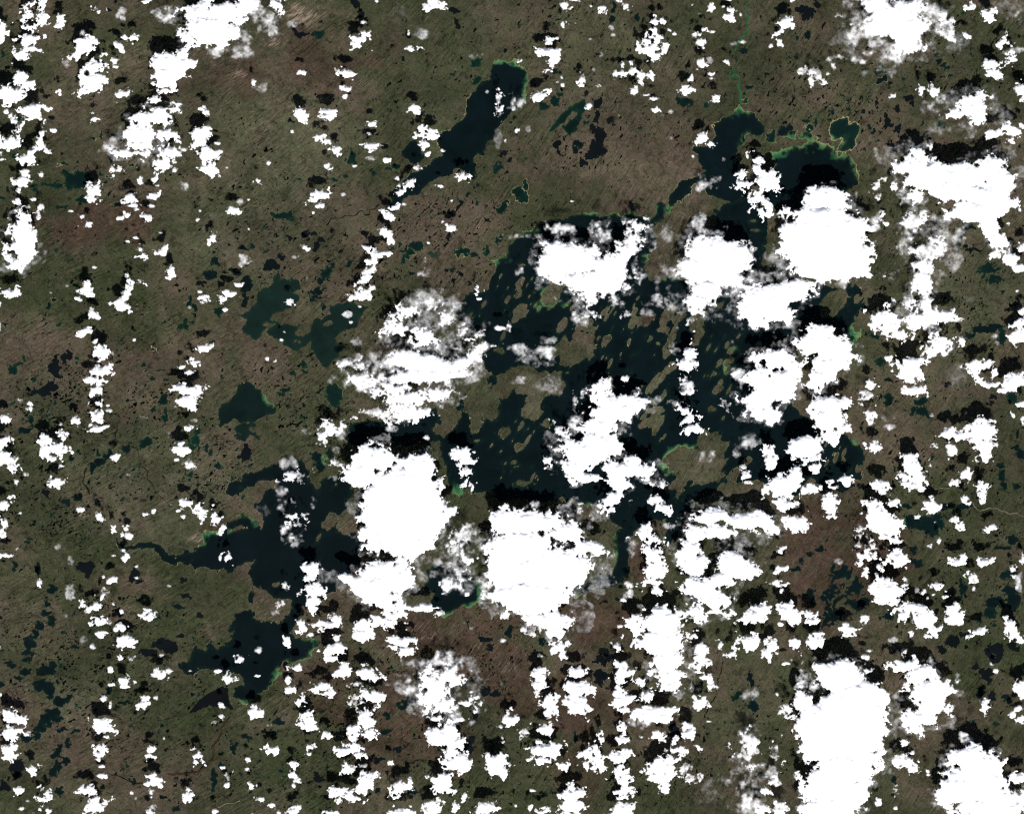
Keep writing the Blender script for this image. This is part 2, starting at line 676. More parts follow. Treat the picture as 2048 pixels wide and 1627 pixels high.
C 400,1030,130,98 350,1120,130,98 520,1150,150,118 480,1280,155,98 430,1370,150,68 360,1450,88,40 620,1220,78,58 300,1000,58,40
C 900,930,115,83 960,990,78,58 1040,1060,58,38
C 470,1600,175,70 470,1718,160,110 440,1778,120,60 600,1798,88,68
C 1220,600,250,420 t0.28 n1.9
C 1150,150,110,78 t0.75 n1.4
C 1100,240,60,48 t0.6 n1.5
C 1040,330,48,100 t0.4 n1.7
C 1260,380,130,98 t0.85 n1.4 v1
C 1240,500,98,68 1230,650,88,130 1250,800,88,88 t0.95 n1.2 v1
C 1100,780,110,58 t0.75 n1.6
C 1340,900,165,58 1180,940,78,68 t0.9 n1.3 v1
C 1460,930,100,22 t0.7
C 1280,1010,60,40 t0.5 n1.7
C 1360,1120,88,68 1300,1160,58,68
C 1540,1115,40,43
C 1140,1330,108,98 1170,1250,128,48 1150,1420,58,28
C 1150,1500,108,48 1240,1500,30,23
C 820,1440,53,43 n1.2
C 770,1530,58,48 t0.7 n1.5
C 740,1610,40,28
C 960,1240,28,23
C 1800,410,43,28
C 1950,430,88,58 2010,510,70,38 2020,350,50,38
C 1980,710,25,18
C 2020,870,30,28
C 2010,970,80,38 2020,1060,88,58
C 1800,1060,20,18 t0.6
C 1830,1115,18,14 t0.6
C 1660,1310,78,68 1750,1280,58,58 1800,1330,48,28
C 1780,1430,100,38 1880,1480,78,30 1950,1420,78,68
C 2010,1600,50,24
C 1600,760,40,26 t0.2
C 1480,1350,90,60 t0.12 n1.6
L 1600,180,50,35 1550,250,30,45 1515,330,22,45
L 1640,370,35,33 d0.5
L 1580,335,20,18 d1
L 1780,520,80,38 g0.5 n1.6
L 1815,610,60,33 g0.4 n1.6
L 690,790,58,78 740,830,40,58 660,880,40,48
L 690,1060,38,58 g0.8
L 860,1055,45,38 g0.5
L 780,1040,12,14 d1
L 890,1260,40,33 g0.4
L 1750,1000,105,26 1680,1020,40,24
L 1870,1060,28,58 g0.3
L 1620,1060,48,18
L 960,1415,35,28 d1
L 1450,1440,25,18 d1
L 1240,1590,58,43 g0.3
L 950,1560,38,48 g0.3
L 1800,1550,35,14 d1
L 1790,1590,25,13 d1
L 1960,1550,58,38 g0.5
L 1885,690,18,16 w1
S 700,1060,50,90 1.5
@0 2
C 40,110,45,33
C 255,15,40,24
C 20,280,40,48 50,260,40,28
C 70,420,78,58 100,480,48,43 50,370,58,38 20,420,40,58
C 490,140,18,13
C 515,240,50,43 460,330,88,58 370,270,45,28 430,410,68,43 370,350,45,42
C 345,220,12,10
C 615,110,35,28
C 780,70,55,48 740,40,35,18 800,110,35,28
C 870,20,25,18 t0.7
C 785,175,80,36 730,150,35,23 840,160,25,18
C 1150,80,35,24 t0.8
C 1520,165,32,25
C 1440,330,70,28 1470,365,50,33 1450,290,40,18
C 1415,420,22,13
C 1510,460,35,33 1550,475,18,17 t0.85 n1.3
C 910,402,35,26
C 455,590,60,53 480,630,35,28
C 490,470,22,17
C 130,595,22,26
C 205,545,22,15 t0.8
C 25,790,70,43 90,730,20,17
C 172,845,14,19
C 25,920,45,48 10,1010,35,48
C 645,815,38,24
C 785,860,38,33 810,890,25,20
C 1170,855,28,26
C 1225,835,20,20
C 1480,760,55,28
C 1430,820,23,16
C 1460,872,32,24
C 1620,830,55,43 1600,880,35,28 1670,820,30,18 n1.4
C 1720,890,35,43 n1.2
C 1790,960,25,28 1770,1010,25,24
C 915,965,30,26
C 1015,965,30,28
C 1030,1030,40,36
C 985,1140,25,18
C 1000,1205,30,28
C 905,1185,18,11
C 1830,1190,28,38 n1.3
C 1765,1205,10,13
C 890,1375,55,33 840,1355,25,13
C 1095,1270,18,13
C 1093,1360,15,17
C 320,1400,25,26
C 45,1185,50,16
C 140,1130,18,11
C 465,1105,22,20 t0.45
C 565,1235,25,50 t0.55
C 570,1465,25,45 t0.35 n1.5
C 830,1490,40,40 770,1550,70,48 t0.85 n1.7
C 750,1590,70,28 720,1610,40,18
C 910,1565,18,15
C 1355,1430,25,14 t0.7
C 1190,1615,35,17
C 975,1620,20,10
C 1560,105,30,13 t0.45
C 1035,538,18,13 t0.5
C 1350,210,15,30 t0.3
L 1960,210,88,56 h0.9 n1.4
L 1960,380,42,68 d0.7
L 1145,285,45,38 g0.4
L 1575,200,30,40 1560,270,30,40 1535,320,20,33 g0.6
L 1650,325,20,18 1685,360,20,22 g0.4
L 1745,460,35,38 g0.3
L 1590,420,14,17 g0.3
L 1525,530,16,15 g0.4
L 1520,570,14,13 g0.4
L 970,560,14,15 g0.3
L 1000,340,40,38 
L 860,390,48,33 790,435,48,33 720,480,35,28
L 530,765,28,24 g0.2
L 610,720,45,28
L 360,685,30,28 d1
L 295,680,16,13
L 180,190,58,28
L 255,120,18,48 g0.3
L 690,1280,58,58 740,1290,30,40 690,1340,35,28 d1
L 1100,1350,35,58 1050,1375,30,24 d1
L 410,1450,55,33 
L 110,1270,25,33
L 300,1300,14,58
L 620,360,18,20 g0.3
L 575,410,24,33
L 790,370,12,24 g0.3
L 1320,60,15,55 g0.4
L 1210,30,30,26 g0.4
L 1430,70,12,20 g0.4
L 2015,1510,24,58
L 1490,1510,35,24 d0.7
L 1420,1590,50,14
L 1475,1390,22,24 d1
L 240,1050,20,12
L 220,1085,18,16 g0.3
L 1070,495,14,13 g0.3
L 750,705,18,15 g0.4
L 380,1570,14,33
R 7 d 910,50 955,90 950,140 945,180 920,250 960,280 1060,290
R 6 d 1060,300 1090,320 1115,380 1110,460 1165,510 1175,580 1230,630 1250,690 1310,740 1380,790
R 14 d 700,490 675,540 672,600 690,650 720,700
R 7 d 500,790 430,810 360,850
S 1640,1040,40,60 1.2
S 1700,1000,70,20 1.0
S 1990,870,70,30 1.0
S 2030,920,30,50 1.0
@1 2
C 590,180,78,58 520,230,60,48 540,290,40,25 680,140,40,48 t0.9 n1.3
C 430,190,60,40 t0.55 n1.6
C 690,230,50,70 t0.6 n1.5
C 650,330,30,30 t0.6
C 650,450,60,48 t0.85 n1.4
C 950,50,150,48 1060,60,70,70 t0.75 n1.6
C 1320,40,120,48 1210,100,50,28 t0.9 n1.4
C 1080,170,40,24 t0.6
C 1370,245,25,18 t0.7
C 1150,800,325,295 950,400,180,105 840,520,155,108 1300,480,170,125 1200,620,270,150 1350,900,175,195 1200,1080,265,128 900,1000,108,98 930,1100,108,68 1000,1300,195,88 1100,1380,185,98 950,1420,178,98 1000,1520,125,98 1050,1600,128,58 800,1360,108,48 1180,1280,88,58 1540,840,68,36
C 1470,620,40,78 t0.8 n1.6
C 1490,770,48,38 t0.8 n1.5
C 1640,380,83,58 1700,430,78,38 1680,350,48,28
C 1690,520,45,43 n1.4
C 1690,620,40,23 1730,630,30,43 n1.4
C 1640,1200,220,260 t0.3 n1.8
C 350,560,90,46 300,590,60,28 t0.75 n1.7
C 260,440,50,48 t0.35 n2
C 260,850,58,38 400,860,88,38 330,940,88,48 t0.88 n1.5
C 280,1030,80,58 t0.6 n1.7
C 210,750,50,90 t0.35 n2
C 310,760,30,28 t0.8
C 470,780,25,80 t0.45 n2
C 60,820,50,40 t0.25
C 420,1290,83,48 430,1350,48,38
C 480,1470,105,68 470,1550,78,58 360,1490,48,28 460,1610,40,28
C 230,1425,22,33 t0.8 n1.4
C 190,1570,40,18 t0.7 n2
C 1640,1050,110,88 1600,1130,100,48 t0.75 n1.5
C 1750,960,60,40 t0.55 n1.5
C 1740,1220,80,38 t0.9 n1.4
C 1530,1400,48,48 1640,1350,58,48 1720,1360,30,38 t0.75 n1.9
C 1650,1450,30,28 t0.8
C 1690,1500,22,18
C 1500,1250,60,40 t0.5 n2
C 1880,1430,80,60 t0.65 n1.8
P 1360,1320 1380,1390 1330,1420 1420,1480 1400,1550 1420,1627 1430,1650 1500,1680 1590,1650 1580,1627 1640,1600 1720,1600 1790,1540 1810,1470 1770,1380 1700,1300 1650,1250 1500,1280 1440,1260
S 1800,1480,35,110 1.6
S 1750,1590,80,35 1.4
S 1510,1660,100,30 1.4
S 1615,640,40,60 1.8
S 545,420,25,40 1.0
S 1770,90,40,60 1.0
S 1830,900,60,20 1.0
L 510,440,45,55 480,410,40,40 590,390,30,30
@2 2
C 100,900,180,98 -60,900,120,108 300,900,150,78 100,1100,250,148 450,1000,118,98 600,1130,148,78 300,1300,310,178 -50,1300,150,195 100,1500,295,128 350,1480,118,128 550,1280,108,88 -120,1150,78,78 200,1580,200,58 300,1675,195,78 430,1725,78,68 350,1775,88,58
C 170,1765,100,48 60,1640,60,28 t0.7 n1.7
C 400,760,110,58 t0.45 n1.9
C 150,780,90,48 t0.6 n1.6
C 540,820,30,48 t0.7 n1.4
C 800,60,200,88 700,150,150,88 620,330,230,125 500,470,140,78 750,300,120,98 880,480,165,68 850,600,120,118 820,740,108,68 600,560,138,58 780,820,88,28 960,420,68,58 1070,520,78,48 720,-150,88,78 650,-85,58,58 800,-45,150,78 1000,-28,90,58
C 390,160,58,58 420,260,48,58 t0.85 n1.6
C 360,340,45,38 t0.8 n1.4
C 290,430,50,33 t0.95
C 500,100,60,48 t0.6 n1.8
C 900,180,50,48 t0.3 n1.6
C 1150,740,78,48 1200,800,58,38 1240,840,33,28
C 1160,600,58,38 1190,570,38,40 t0.75 n1.5
C 1440,180,78,48 1400,100,68,48 1500,180,38,38 1380,30,58,38 n1.5
C 1550,400,50,38 t0.4 n1.7
C 1850,260,70,58 t0.4 n1.9
C 1800,330,30,50 t0.25 n1.6
C 1860,550,48,48 1880,600,33,23
C 1850,480,30,18 t0.7
C 1060,1000,98,68 1150,1060,78,78 1120,1180,78,98 1140,1300,88,78 1100,1380,58,38 1150,1430,58,38 n1.4
C 960,1080,40,58 t0.5 n1.5
C 1250,960,40,28 t0.45 n1.6
C 920,1410,35,23 t0.8
C 940,1500,35,23 t0.6 n1.5
C 890,1540,24,16
C 1600,870,158,68 1850,900,178,78 1980,900,128,98 1650,1000,128,58 1480,1000,98,78 1420,1120,118,108 1450,1250,128,98 1460,840,48,28
C 1750,1250,178,88 1850,1300,148,78 1650,1370,138,78 1500,1450,168,98 1620,1550,148,88 1420,1460,88,58 1220,1725,178,128 1190,1875,178,118 1230,2005,128,88 1250,2125,108,78 1250,2225,118,48 1440,1655,98,58 1200,1620,110,60
C 990,1755,88,98 960,1895,58,58 n1.5
C 1920,1675,118,48 2000,1630,90,40
C 1730,1650,58,23 1600,1640,88,18
S 1280,400,60,110 1.3
S 1230,470,60,40 1.2
S 1370,315,80,25 1.1
S 630,830,30,90 1.4
S 820,1130,25,110 0.9
S 540,1520,70,25 0.9
S 680,1385,80,14 0.8
L 740,1560,26,16 d1
L 850,1540,24,10 d1
L 1490,490,35,45 1520,505,25,20
@3 2
C 300,310,148,98 500,250,78,48 300,420,48,38 380,400,70,40
C 390,470,58,68
C 230,560,88,88 140,610,138,88 120,760,88,78 330,650,68,58 50,600,58,68
C 30,430,58,78 5,350,40,40 -20,660,50,50
C 240,930,110,78 200,880,78,38 280,980,58,38
C 220,780,25,24 t0.7
C 40,980,55,43 10,900,24,68
C 490,590,35,24
C 520,640,50,18
C 620,585,58,33
C 500,740,75,68 500,810,48,38
C 500,865,43,18
C 810,60,53,58 820,140,40,48 t0.88 n1.2
C 825,320,55,48
C 960,90,50,28 t0.35 n1.9
C 980,155,35,18 t0.45 n1.5
C 1140,400,60,58 1160,490,88,88 1080,550,58,38 1180,560,70,40 1290,460,24,46
C 1100,610,70,28 1170,630,78,28 n1.2
C 1230,650,35,28
C 1300,720,25,20
C 890,620,65,48 920,670,58,38
C 1000,760,58,36 1040,745,25,24
C 840,790,65,58 900,900,108,108 960,930,98,88 930,1030,58,38 1010,1060,35,24 870,850,78,58
C 740,980,40,38 750,1060,50,48 720,1100,40,28 840,1110,70,38 t0.7 n1.9
C 760,1190,78,58 740,1250,48,38 830,1190,78,38 n1.5
C 880,1280,48,38 770,1300,38,48 n1.5
C 1040,1200,93,58 1030,1150,48,28
C 950,1470,140,108 950,1390,88,48 1000,1560,88,48
C 1100,1380,20,33 t0.7
C 1310,800,75,53 1260,770,40,23 1300,740,28,14
C 1190,870,22,20
C 1328,918,12,13
C 1420,210,58,53 1520,240,58,38 1700,200,118,88 1720,300,88,48 1640,230,88,58 1690,110,58,38
C 1470,350,36,38 1440,310,38,28
C 1740,390,58,53 1660,420,40,18 n1.2
C 1330,310,28,23
C 1580,520,58,43
C 1490,600,40,38
C 1565,730,35,38 1590,755,24,18
C 1700,620,45,38 1700,690,33,38
C 1480,905,30,20 1530,945,38,26 n1.3
C 1745,985,28,30
C 1810,970,30,24
C 1285,1110,24,28
C 1360,1065,22,26
C 1500,1230,75,43 1550,1190,48,23
C 1730,1245,58,43
C 1635,1370,43,53
C 1640,1450,22,16
C 1950,1300,30,33 1965,1350,24,24
C 2010,1400,25,58 t0.65 n1.6
C 1960,65,25,26
C 2035,100,20,33
C 1310,65,20,18
C 1360,1420,58,28 1300,1440,28,23
C 1240,1480,30,23
C 1320,1495,18,16
C 1420,1510,35,20
C 1420,1465,25,16
C 1275,1525,12,12
C 1190,1465,25,24 t0.8
C 1160,1600,128,38 1060,1610,58,28 1250,1690,108,88 1330,1775,68,48 1340,1815,58,38 1080,1655,68,38
C 1480,1600,58,33 1500,1560,28,23 1480,1685,88,58 1450,1645,48,38 1480,1725,48,23
C 110,1130,40,28
C 120,1280,68,33 80,1310,40,23
C 50,1410,70,28
C 95,1465,25,20
C 190,1685,88,78 130,1625,88,58 310,1655,58,38 330,1715,68,38 150,1570,40,28
C 2040,1220,20,38
C 570,1230,30,18 t0.4
L 1170,50,25,48 1250,50,58,38 g0.3
L 1110,800,58,23 g0.2
L 1150,930,68,58 1250,940,108,68 1340,900,88,58 g0.25
L 1400,800,40,28
L 1540,810,58,28 1600,780,48,18
L 270,1220,22,33 330,1180,40,16 420,1130,48,16
L 220,1290,50,16
L 600,1360,48,58 560,1440,58,38 520,1480,40,38 700,1450,68,58 600,1550,78,58 720,1560,68,68 500,1570,48,58 n1.5
I 590,1400,50,28
I 680,1520,40,22
I 590,1560,25,40
L 350,1520,38,58
L 1150,1150,33,38
L 1190,1230,48,33
L 1810,1570,78,58 1920,1480,88,38 1980,1560,58,68
I 1880,1490,40,16
L 1920,1340,58,38 g0.3
L 1850,460,48,24 1880,540,28,40 1890,620,24,48
L 2000,640,48,22
L 1990,220,18,38
L 2010,390,38,38 2000,330,33,24
L 1870,1120,78,16 1960,1060,38,33
L 1560,1420,24,58
S 1080,950,25,60 1.2
S 700,270,30,30 1.2
R 5 p 1330,650 1400,645 1450,640
R 5 p 1640,770 1700,830 1760,800 1850,810 1930,850 1990,850 2048,880
@0 3
C 800,75,65,33 770,95,35,18
C 885,90,18,18 t0.7
C 715,8,30,13
C 980,10,22,20
C 820,170,50,26
C 970,130,50,36 940,150,25,28
C 1005,230,75,48 970,260,45,33
C 1210,50,60,43 1165,15,30,18
C 750,270,25,24 t0.8
C 670,235,25,24 t0.35
C 525,45,15,14 t0.5
C 970,380,28,33
C 1045,385,25,23 t0.85
C 895,477,22,20
C 1000,555,55,43 1000,600,40,18 1070,560,20,18
C 905,585,28,23
C 1285,520,52,43 1310,555,25,24 1270,480,30,18
C 1340,465,30,23 t0.8 n1.4
C 1300,355,18,13
C 1935,385,46,40
C 1830,540,58,46 1830,580,30,18
C 1745,475,32,24
C 1525,480,14,11
C 830,700,28,28
C 880,760,18,38
C 1170,695,40,23
C 1145,755,45,23
C 1250,700,22,23 t0.7
C 1770,755,28,20
C 1770,850,40,26 1720,880,30,13 t0.85 n1.3
C 820,900,75,53 800,950,75,48 860,940,50,42
C 855,1010,40,18
C 820,1090,68,53 810,1140,50,26
C 795,1180,28,15
C 820,1243,32,15
C 808,1315,45,26 840,1330,20,15
C 1318,1020,14,13
C 1215,1110,45,33 1195,1160,35,28
C 1570,1150,55,48 1575,1200,50,33
C 1245,1360,55,38 1240,1305,35,18 1290,1380,35,24 1190,1380,30,20
C 1220,1435,33,28 t0.9
C 1500,1490,42,38 1500,1430,28,20
C 1228,1560,30,26 t0.8
C 1195,1605,40,20
C 1060,1455,16,18
C 1090,1490,10,15 t0.8
C 1830,1390,28,22
C 1800,1325,35,33 t0.75 n1.8
C 1790,1250,30,13
C 1985,1190,25,23
C 1980,1265,18,15
C 2040,795,62,45 2090,840,50,24
C 2025,1410,35,28
C 2020,1615,30,18
C 75,810,55,38 100,860,78,38 20,880,24,18 160,870,58,38 n1.3
C 90,970,68,58 40,990,35,38 150,960,40,33 n1.2
C 215,990,30,23 t0.8
C 75,1100,75,38 90,1160,55,38 150,1150,25,18
C 275,1285,50,48
C 155,1425,50,33
C 375,1455,45,38 320,1490,55,33 400,1500,58,33
C 325,1590,50,33 
C 395,1600,30,24
C 170,1575,28,18
C 700,1430,70,48 740,1460,40,38 650,1440,30,23
C 755,1560,75,58 760,1510,45,28 840,1540,35,28 750,1630,60,30
C 5,295,12,24
C 10,670,10,17
C 208,588,10,10
C 1730,1600,25,18
C 220,1515,20,12 t0.8
L 370,30,28,38 410,90,33,28
L 320,120,33,38 280,190,28,43 230,270,48,68 230,350,50,18
L 210,390,48,18 
L 100,440,40,22 60,410,40,16
L 200,490,45,28 150,550,38,22
L 390,480,68,42 340,500,40,28 420,440,40,18
L 350,600,73,48 400,640,48,38 410,680,18,24 310,570,40,18
L 480,730,58,42 540,710,28,38 430,820,58,43 380,870,48,48 330,940,48,48 290,1010,33,28 450,870,58,18
L 20,600,25,38
L 200,1010,40,38
L 480,1130,48,48 490,1180,42,38 n1.5
L 450,1270,33,46 
L 465,1440,28,46
L 20,1400,48,56 d1
L 150,1280,58,76 d1
L 1190,340,70,33 1290,270,68,38 1370,300,58,46 1440,210,40,16 d1
L 1600,55,35,28 d1
L 1340,25,18,15 d1
P 1810,620 1740,625 1680,660 1590,700 1550,770 1500,820 1560,810 1640,770 1720,760 1800,770 1860,810 1870,770 1820,720 d1
L 1985,1015,38,36
L 1880,1110,22,46
L 1770,1230,38,22
L 1710,1290,20,38 1705,1370,24,46 1705,1430,18,28
L 1310,1505,45,20 d1
L 1410,1580,30,18
L 500,960,48,16
L 600,970,40,16
L 550,1050,22,28
L 1000,740,58,13
L 930,780,28,16
L 870,640,18,33
L 600,300,38,16
L 1060,1370,18,28
L 1535,675,16,18 d1
L 1600,920,16,10
L 1300,920,14,14
R 12 b 1840,850 1780,930 1760,1000 1710,1080 1700,1180 1660,1230 1580,1290 1480,1300 1340,1310
R 5 d 1840,850 1780,930 1765,1000 1700,1085 1705,1180 1650,1235 1580,1295 1480,1305
R 5 p 1740,1560 1800,1550 1860,1530 1920,1515
R 5 d 1260,880 1380,850 1500,825
R 6 d 860,1290 950,1330 1040,1370 1150,1390
S 1960,740,90,30 1.1
@1 3
C 375,110,65,52
C 580,115,100,38 630,65,50,33 520,150,40,23
C 440,185,24,24
C 460,120,18,24
C 650,205,30,28
C 250,250,35,33
C 610,310,85,48 600,370,58,38 660,280,50,38
C 335,455,55,38
C 700,480,65,56 700,510,48,33
C 890,500,75,58 950,540,65,33 840,510,40,38 870,430,48,23
C 810,590,50,28 t0.85 n1.3
C 525,605,75,52 560,650,40,23
C 245,560,25,38 270,640,50,38 300,620,25,24
C 385,700,30,48 
C 350,740,26,38
C 420,890,70,58 440,940,53,33 420,830,30,28
C 575,1000,40,33
C 30,800,50,43 40,850,25,18
C 140,1110,60,36
C 435,1080,40,26
C 425,1140,25,13
C 310,1230,36,33 305,1290,33,33
C 320,1350,30,18
C 300,1390,15,18
C 940,680,90,48 980,700,58,42 880,650,40,28
C 800,730,45,38 t0.75 n1.6
C 880,890,88,88 870,830,70,48 890,980,78,43 770,930,63,33 950,790,33,18
C 780,1000,58,38 t0.8 n1.6
C 740,1110,98,43 830,1150,58,33 670,1110,48,23 720,1060,48,23 790,1080,48,33 n1.1
C 740,1270,65,46 710,1250,40,23
C 640,1460,73,52 670,1510,48,33 610,1420,40,23
C 890,1370,83,58 850,1430,68,58 800,1500,78,38 750,1480,43,43 920,1320,58,38
C 1070,1200,38,33
C 1170,1400,98,53 1120,1450,63,43 1230,1360,43,33 1070,1420,28,24
C 870,1240,30,14 t0.7
C 45,1500,40,23
C 130,1550,35,28
C 10,1395,15,24
C 310,1600,50,23 340,1575,25,18
C 620,1610,68,33
C 1150,1605,88,33
C 180,1610,20,13
C 1240,1560,18,14
C 860,110,98,53 850,190,78,58 960,80,78,48 1070,90,88,58 1100,30,128,38 1210,80,38,28 1310,-25,128,36 1440,-15,48,18
C 1150,240,108,48 1200,320,68,43 1240,220,68,28 1100,290,48,24
C 1450,560,138,98 1560,530,108,68 1420,680,108,88 1500,750,98,68 1640,740,108,38 1720,720,58,48 1430,850,68,38 t0.97 n1.4 v1
C 1460,500,320,230 t0.26 n1.8
C 1480,420,110,88 t0.6 n1.8 v1
C 1270,430,110,58 t0.35 n2
C 1760,560,60,50 t0.35
C 1230,590,40,48 t0.55 n1.6
C 1500,990,138,88 1440,960,88,58 1600,1060,88,58 1550,1130,88,48
C 1620,1210,108,88 1530,1210,68,48 1680,1250,58,38
C 1490,1370,78,88 1430,1340,58,38 1530,1430,48,28
C 1430,1570,78,58 1400,1610,58,28 1480,1510,24,24
C 1590,1580,33,48
C 1635,870,40,20
C 1665,1480,30,33
C 1920,1210,88,76 1980,1290,58,58 1860,1150,43,33 2020,1250,28,48
C 1850,1580,98,48 1900,1540,38,18 1790,1610,48,24
C 2010,870,45,38 2020,800,28,18 2055,870,35,35
C 1955,925,20,18
C 1970,1020,18,38 t0.7 n1.5
C 1735,135,25,28 t0.85
C 2000,40,48,23
C 1970,240,25,13 t0.65
C 1470,25,33,26
C 20,310,20,23 t0.65
C 20,520,28,13
C 110,910,18,11 t0.6
C 150,20,25,28 t0.55 n1.5
L 170,890,48,20 
L 530,800,45,22 
L 1230,740,58,46 1180,770,40,38 1260,700,28,28
L 1040,960,48,20 1000,990,28,18
L 1740,840,33,33 d1
L 1040,835,28,26
L 1840,230,43,26 1870,310,22,33 d0.6
L 2020,160,24,38
L 1820,640,36,43 1910,670,48,22 d0.6
L 510,1340,40,22 d1
L 210,1290,25,14
L 960,1450,24,28
L 1250,1450,38,22
L 1130,1120,48,26 d0.5
L 980,1210,43,36 d0.6
L 1715,1050,38,38 1690,1110,58,26 d0.8
L 1990,560,22,20 g0.3
S 430,290,60,80 1.2
S 160,560,70,80 1.1
S 330,400,90,25 1.2
R 5 d 1330,1020 1270,1030 1200,1090 1150,1130
R 6 d 1210,1220 1300,1205 1400,1210
@2 3
C 380,300,78,48 410,350,48,43 330,270,40,23 440,260,28,28
C 230,360,25,13 t0.8
C 210,490,58,38 200,590,73,48 220,540,48,38 190,650,38,28 n1.2
C 520,470,73,38 540,500,48,24
C 540,620,118,58 600,650,58,48 480,590,58,33 530,700,88,38 520,770,98,58 580,800,43,38 450,740,68,38
C 300,730,73,68 290,820,63,58 360,690,28,28
C 260,950,63,43 300,910,28,24
C 100,980,40,48 t0.8 n1.4
C 280,1120,138,58 250,1200,88,48 200,1060,40,28 350,1090,58,38
C 425,1240,40,36
C 480,1480,83,58 490,1550,108,68 480,1390,28,48 560,1450,38,38 490,1630,100,30
C 170,1440,30,14
C 150,1580,28,43
C 230,1600,48,28
C 30,1555,16,14
C 15,860,35,38
C 860,120,33,18
C 830,280,35,38 t0.8 n1.6
C 900,500,108,68 1010,550,58,58 880,430,58,28 860,570,58,38 n1.4
C 880,710,88,68 850,640,58,38 910,790,58,38
C 1070,690,58,58
C 1100,800,148,58 1180,840,118,48 1230,790,68,68 1030,830,78,38
C 1000,900,80,38 t0.5 n1.6
C 880,940,33,48 n1.2
C 1160,980,58,33 1200,1020,28,28
C 1430,970,63,58 1420,920,48,33
C 1340,1110,68,48 1310,1060,38,38 1370,1140,28,38
C 1490,1090,40,22
C 1240,1120,16,18
C 1200,1250,128,68 1200,1330,108,58 1220,1420,58,58 1110,1290,58,33 1140,1210,38,28 1270,1190,48,38
C 1440,1340,50,38 t0.8 n1.5
C 1370,1290,30,38 t0.7 n1.4
C 1410,1240,30,28 t0.6 n1.6
C 660,1100,78,58 690,1030,38,48 600,1150,58,48 680,1200,108,38 720,1260,68,48 610,1220,48,48 n1.4
C 860,1180,88,58 930,1130,58,48 900,1050,58,38
C 870,1280,58,58 910,1360,68,58 930,1430,68,38 900,1480,48,18 830,1440,24,18 n1.3
C 890,1570,118,48 880,1610,108,38
C 1030,1010,24,16
C 1445,205,53,43
C 1520,300,68,58 1510,390,58,68 1560,430,28,28 1480,450,38,23
C 1560,520,38,33 1520,530,38,18
C 1600,590,38,28 t0.8 n1.3
C 1510,740,58,48 1530,690,28,18 1470,700,24,18
C 1670,275,28,38 1650,230,24,14
C 1760,350,43,42
C 1900,250,88,73 1890,310,58,28
C 2020,340,35,43 2030,230,35,40 2080,280,50,75 2045,350,40,40
C 1575,885,30,9
C 1880,1210,160,330 t0.3 n1.8
C 1890,1100,88,155 t0.75 n1.7
C 1880,980,70,48 t0.45 n1.6
C 1870,1330,80,118 t0.6 n1.9
C 1900,1490,60,68 t0.45 n1.8
C 1690,1340,60,48 t0.25 n2
C 1600,1480,90,68 t0.15 n2
C 2020,1430,48,38
C 2010,1580,60,48
L 730,330,40,28 d1
L 720,410,58,42 d1
L 720,520,48,48 690,580,28,28 d0.7
L 510,1020,14,46 g0.2
L 250,250,28,38 g0.1
L 1290,960,48,48 d1
L 1020,1470,26,26 d1
L 1800,690,36,46 g0.3
L 1950,770,35,46 g0.1
L 1930,550,28,38 d0.5
R 9 d 1690,390 1685,470 1640,560 1640,660 1590,740 1540,830
@3 3
C 770,60,48,38 740,80,28,24
C 640,160,68,52 620,200,48,28
C 220,265,56,63
C 380,240,83,68 390,180,68,24
C 560,520,195,125 460,480,118,78 620,420,78,58 650,800,280,245 450,900,255,195 700,650,198,118 620,1000,298,195 400,1080,175,138 600,1250,225,148 480,1400,228,158 650,1430,178,148 500,1560,228,98 850,700,88,88 880,900,78,98 740,1150,118,98 870,1170,68,78 280,720,98,78 780,1250,58,88
C 320,620,80,70 t0.65 n1.9
C 150,790,60,58 t0.8 n1.5
C 300,530,60,48 t0.55 n1.9
C 690,540,90,48 720,460,60,58 t0.7 n1.7
C 60,1120,60,98 t0.8 n1.6
C 70,1370,80,38 t0.8 n1.4
C 20,1300,40,50 t0.45 n1.8
C 60,1580,90,48 t0.8 n1.5
C 1140,195,22,30
C 1010,240,40,18 t0.45 n1.5
C 1080,430,118,68 1100,350,58,28 1180,520,118,88 1080,600,58,58 1280,640,168,118 1300,760,138,118 1250,880,148,68 1160,960,78,48 1420,600,88,58 1430,800,48,58 1130,890,78,78
C 1330,400,50,50 t0.45 n2
C 1500,560,35,70 t0.6 n1.6
C 1080,1050,43,33
C 1090,1200,93,58 1150,1260,48,43 1040,1190,38,33 1150,1140,38,28
C 1285,1280,28,33
C 1290,1380,50,48 t0.5 n1.7
C 1600,1150,158,88 1700,1250,178,118 1500,1290,128,58 1600,1400,248,118 1450,1460,88,88 1800,1350,108,88 1850,1480,178,88 1700,1560,258,98 1950,1560,108,98 1580,1080,58,28
C 1590,1010,60,38 t0.65 n1.7
C 1980,1330,78,46
C 1400,1210,60,48 t0.65 n1.6
C 1690,170,68,36 1720,150,38,28 1640,205,38,16 n1.2
C 1930,130,58,78 1900,60,43,33 1960,190,68,48 2010,230,48,33
C 1775,425,22,18
C 1815,490,28,28
C 2010,610,78,68 1960,590,38,28 2030,680,38,28
C 1740,720,20,23
C 1720,770,38,38
C 1945,825,28,26
C 2000,780,35,20
C 2010,870,45,28
C 775,370,28,23
C 810,320,28,13 t0.8
C 140,420,40,16
C 185,395,14,13
C 265,420,16,14
C 75,670,14,13
C 880,1525,22,33
C 1020,1440,24,33 t0.8 n1.4
C 1020,1580,14,12
L 490,80,58,58 540,40,38,38 450,130,30,30
I 495,100,22,18
L 960,60,48,46
L 1480,240,52,42 1390,320,40,38 1560,180,50,22 d0.8
L 1840,320,40,38 1800,370,40,38 d0.9
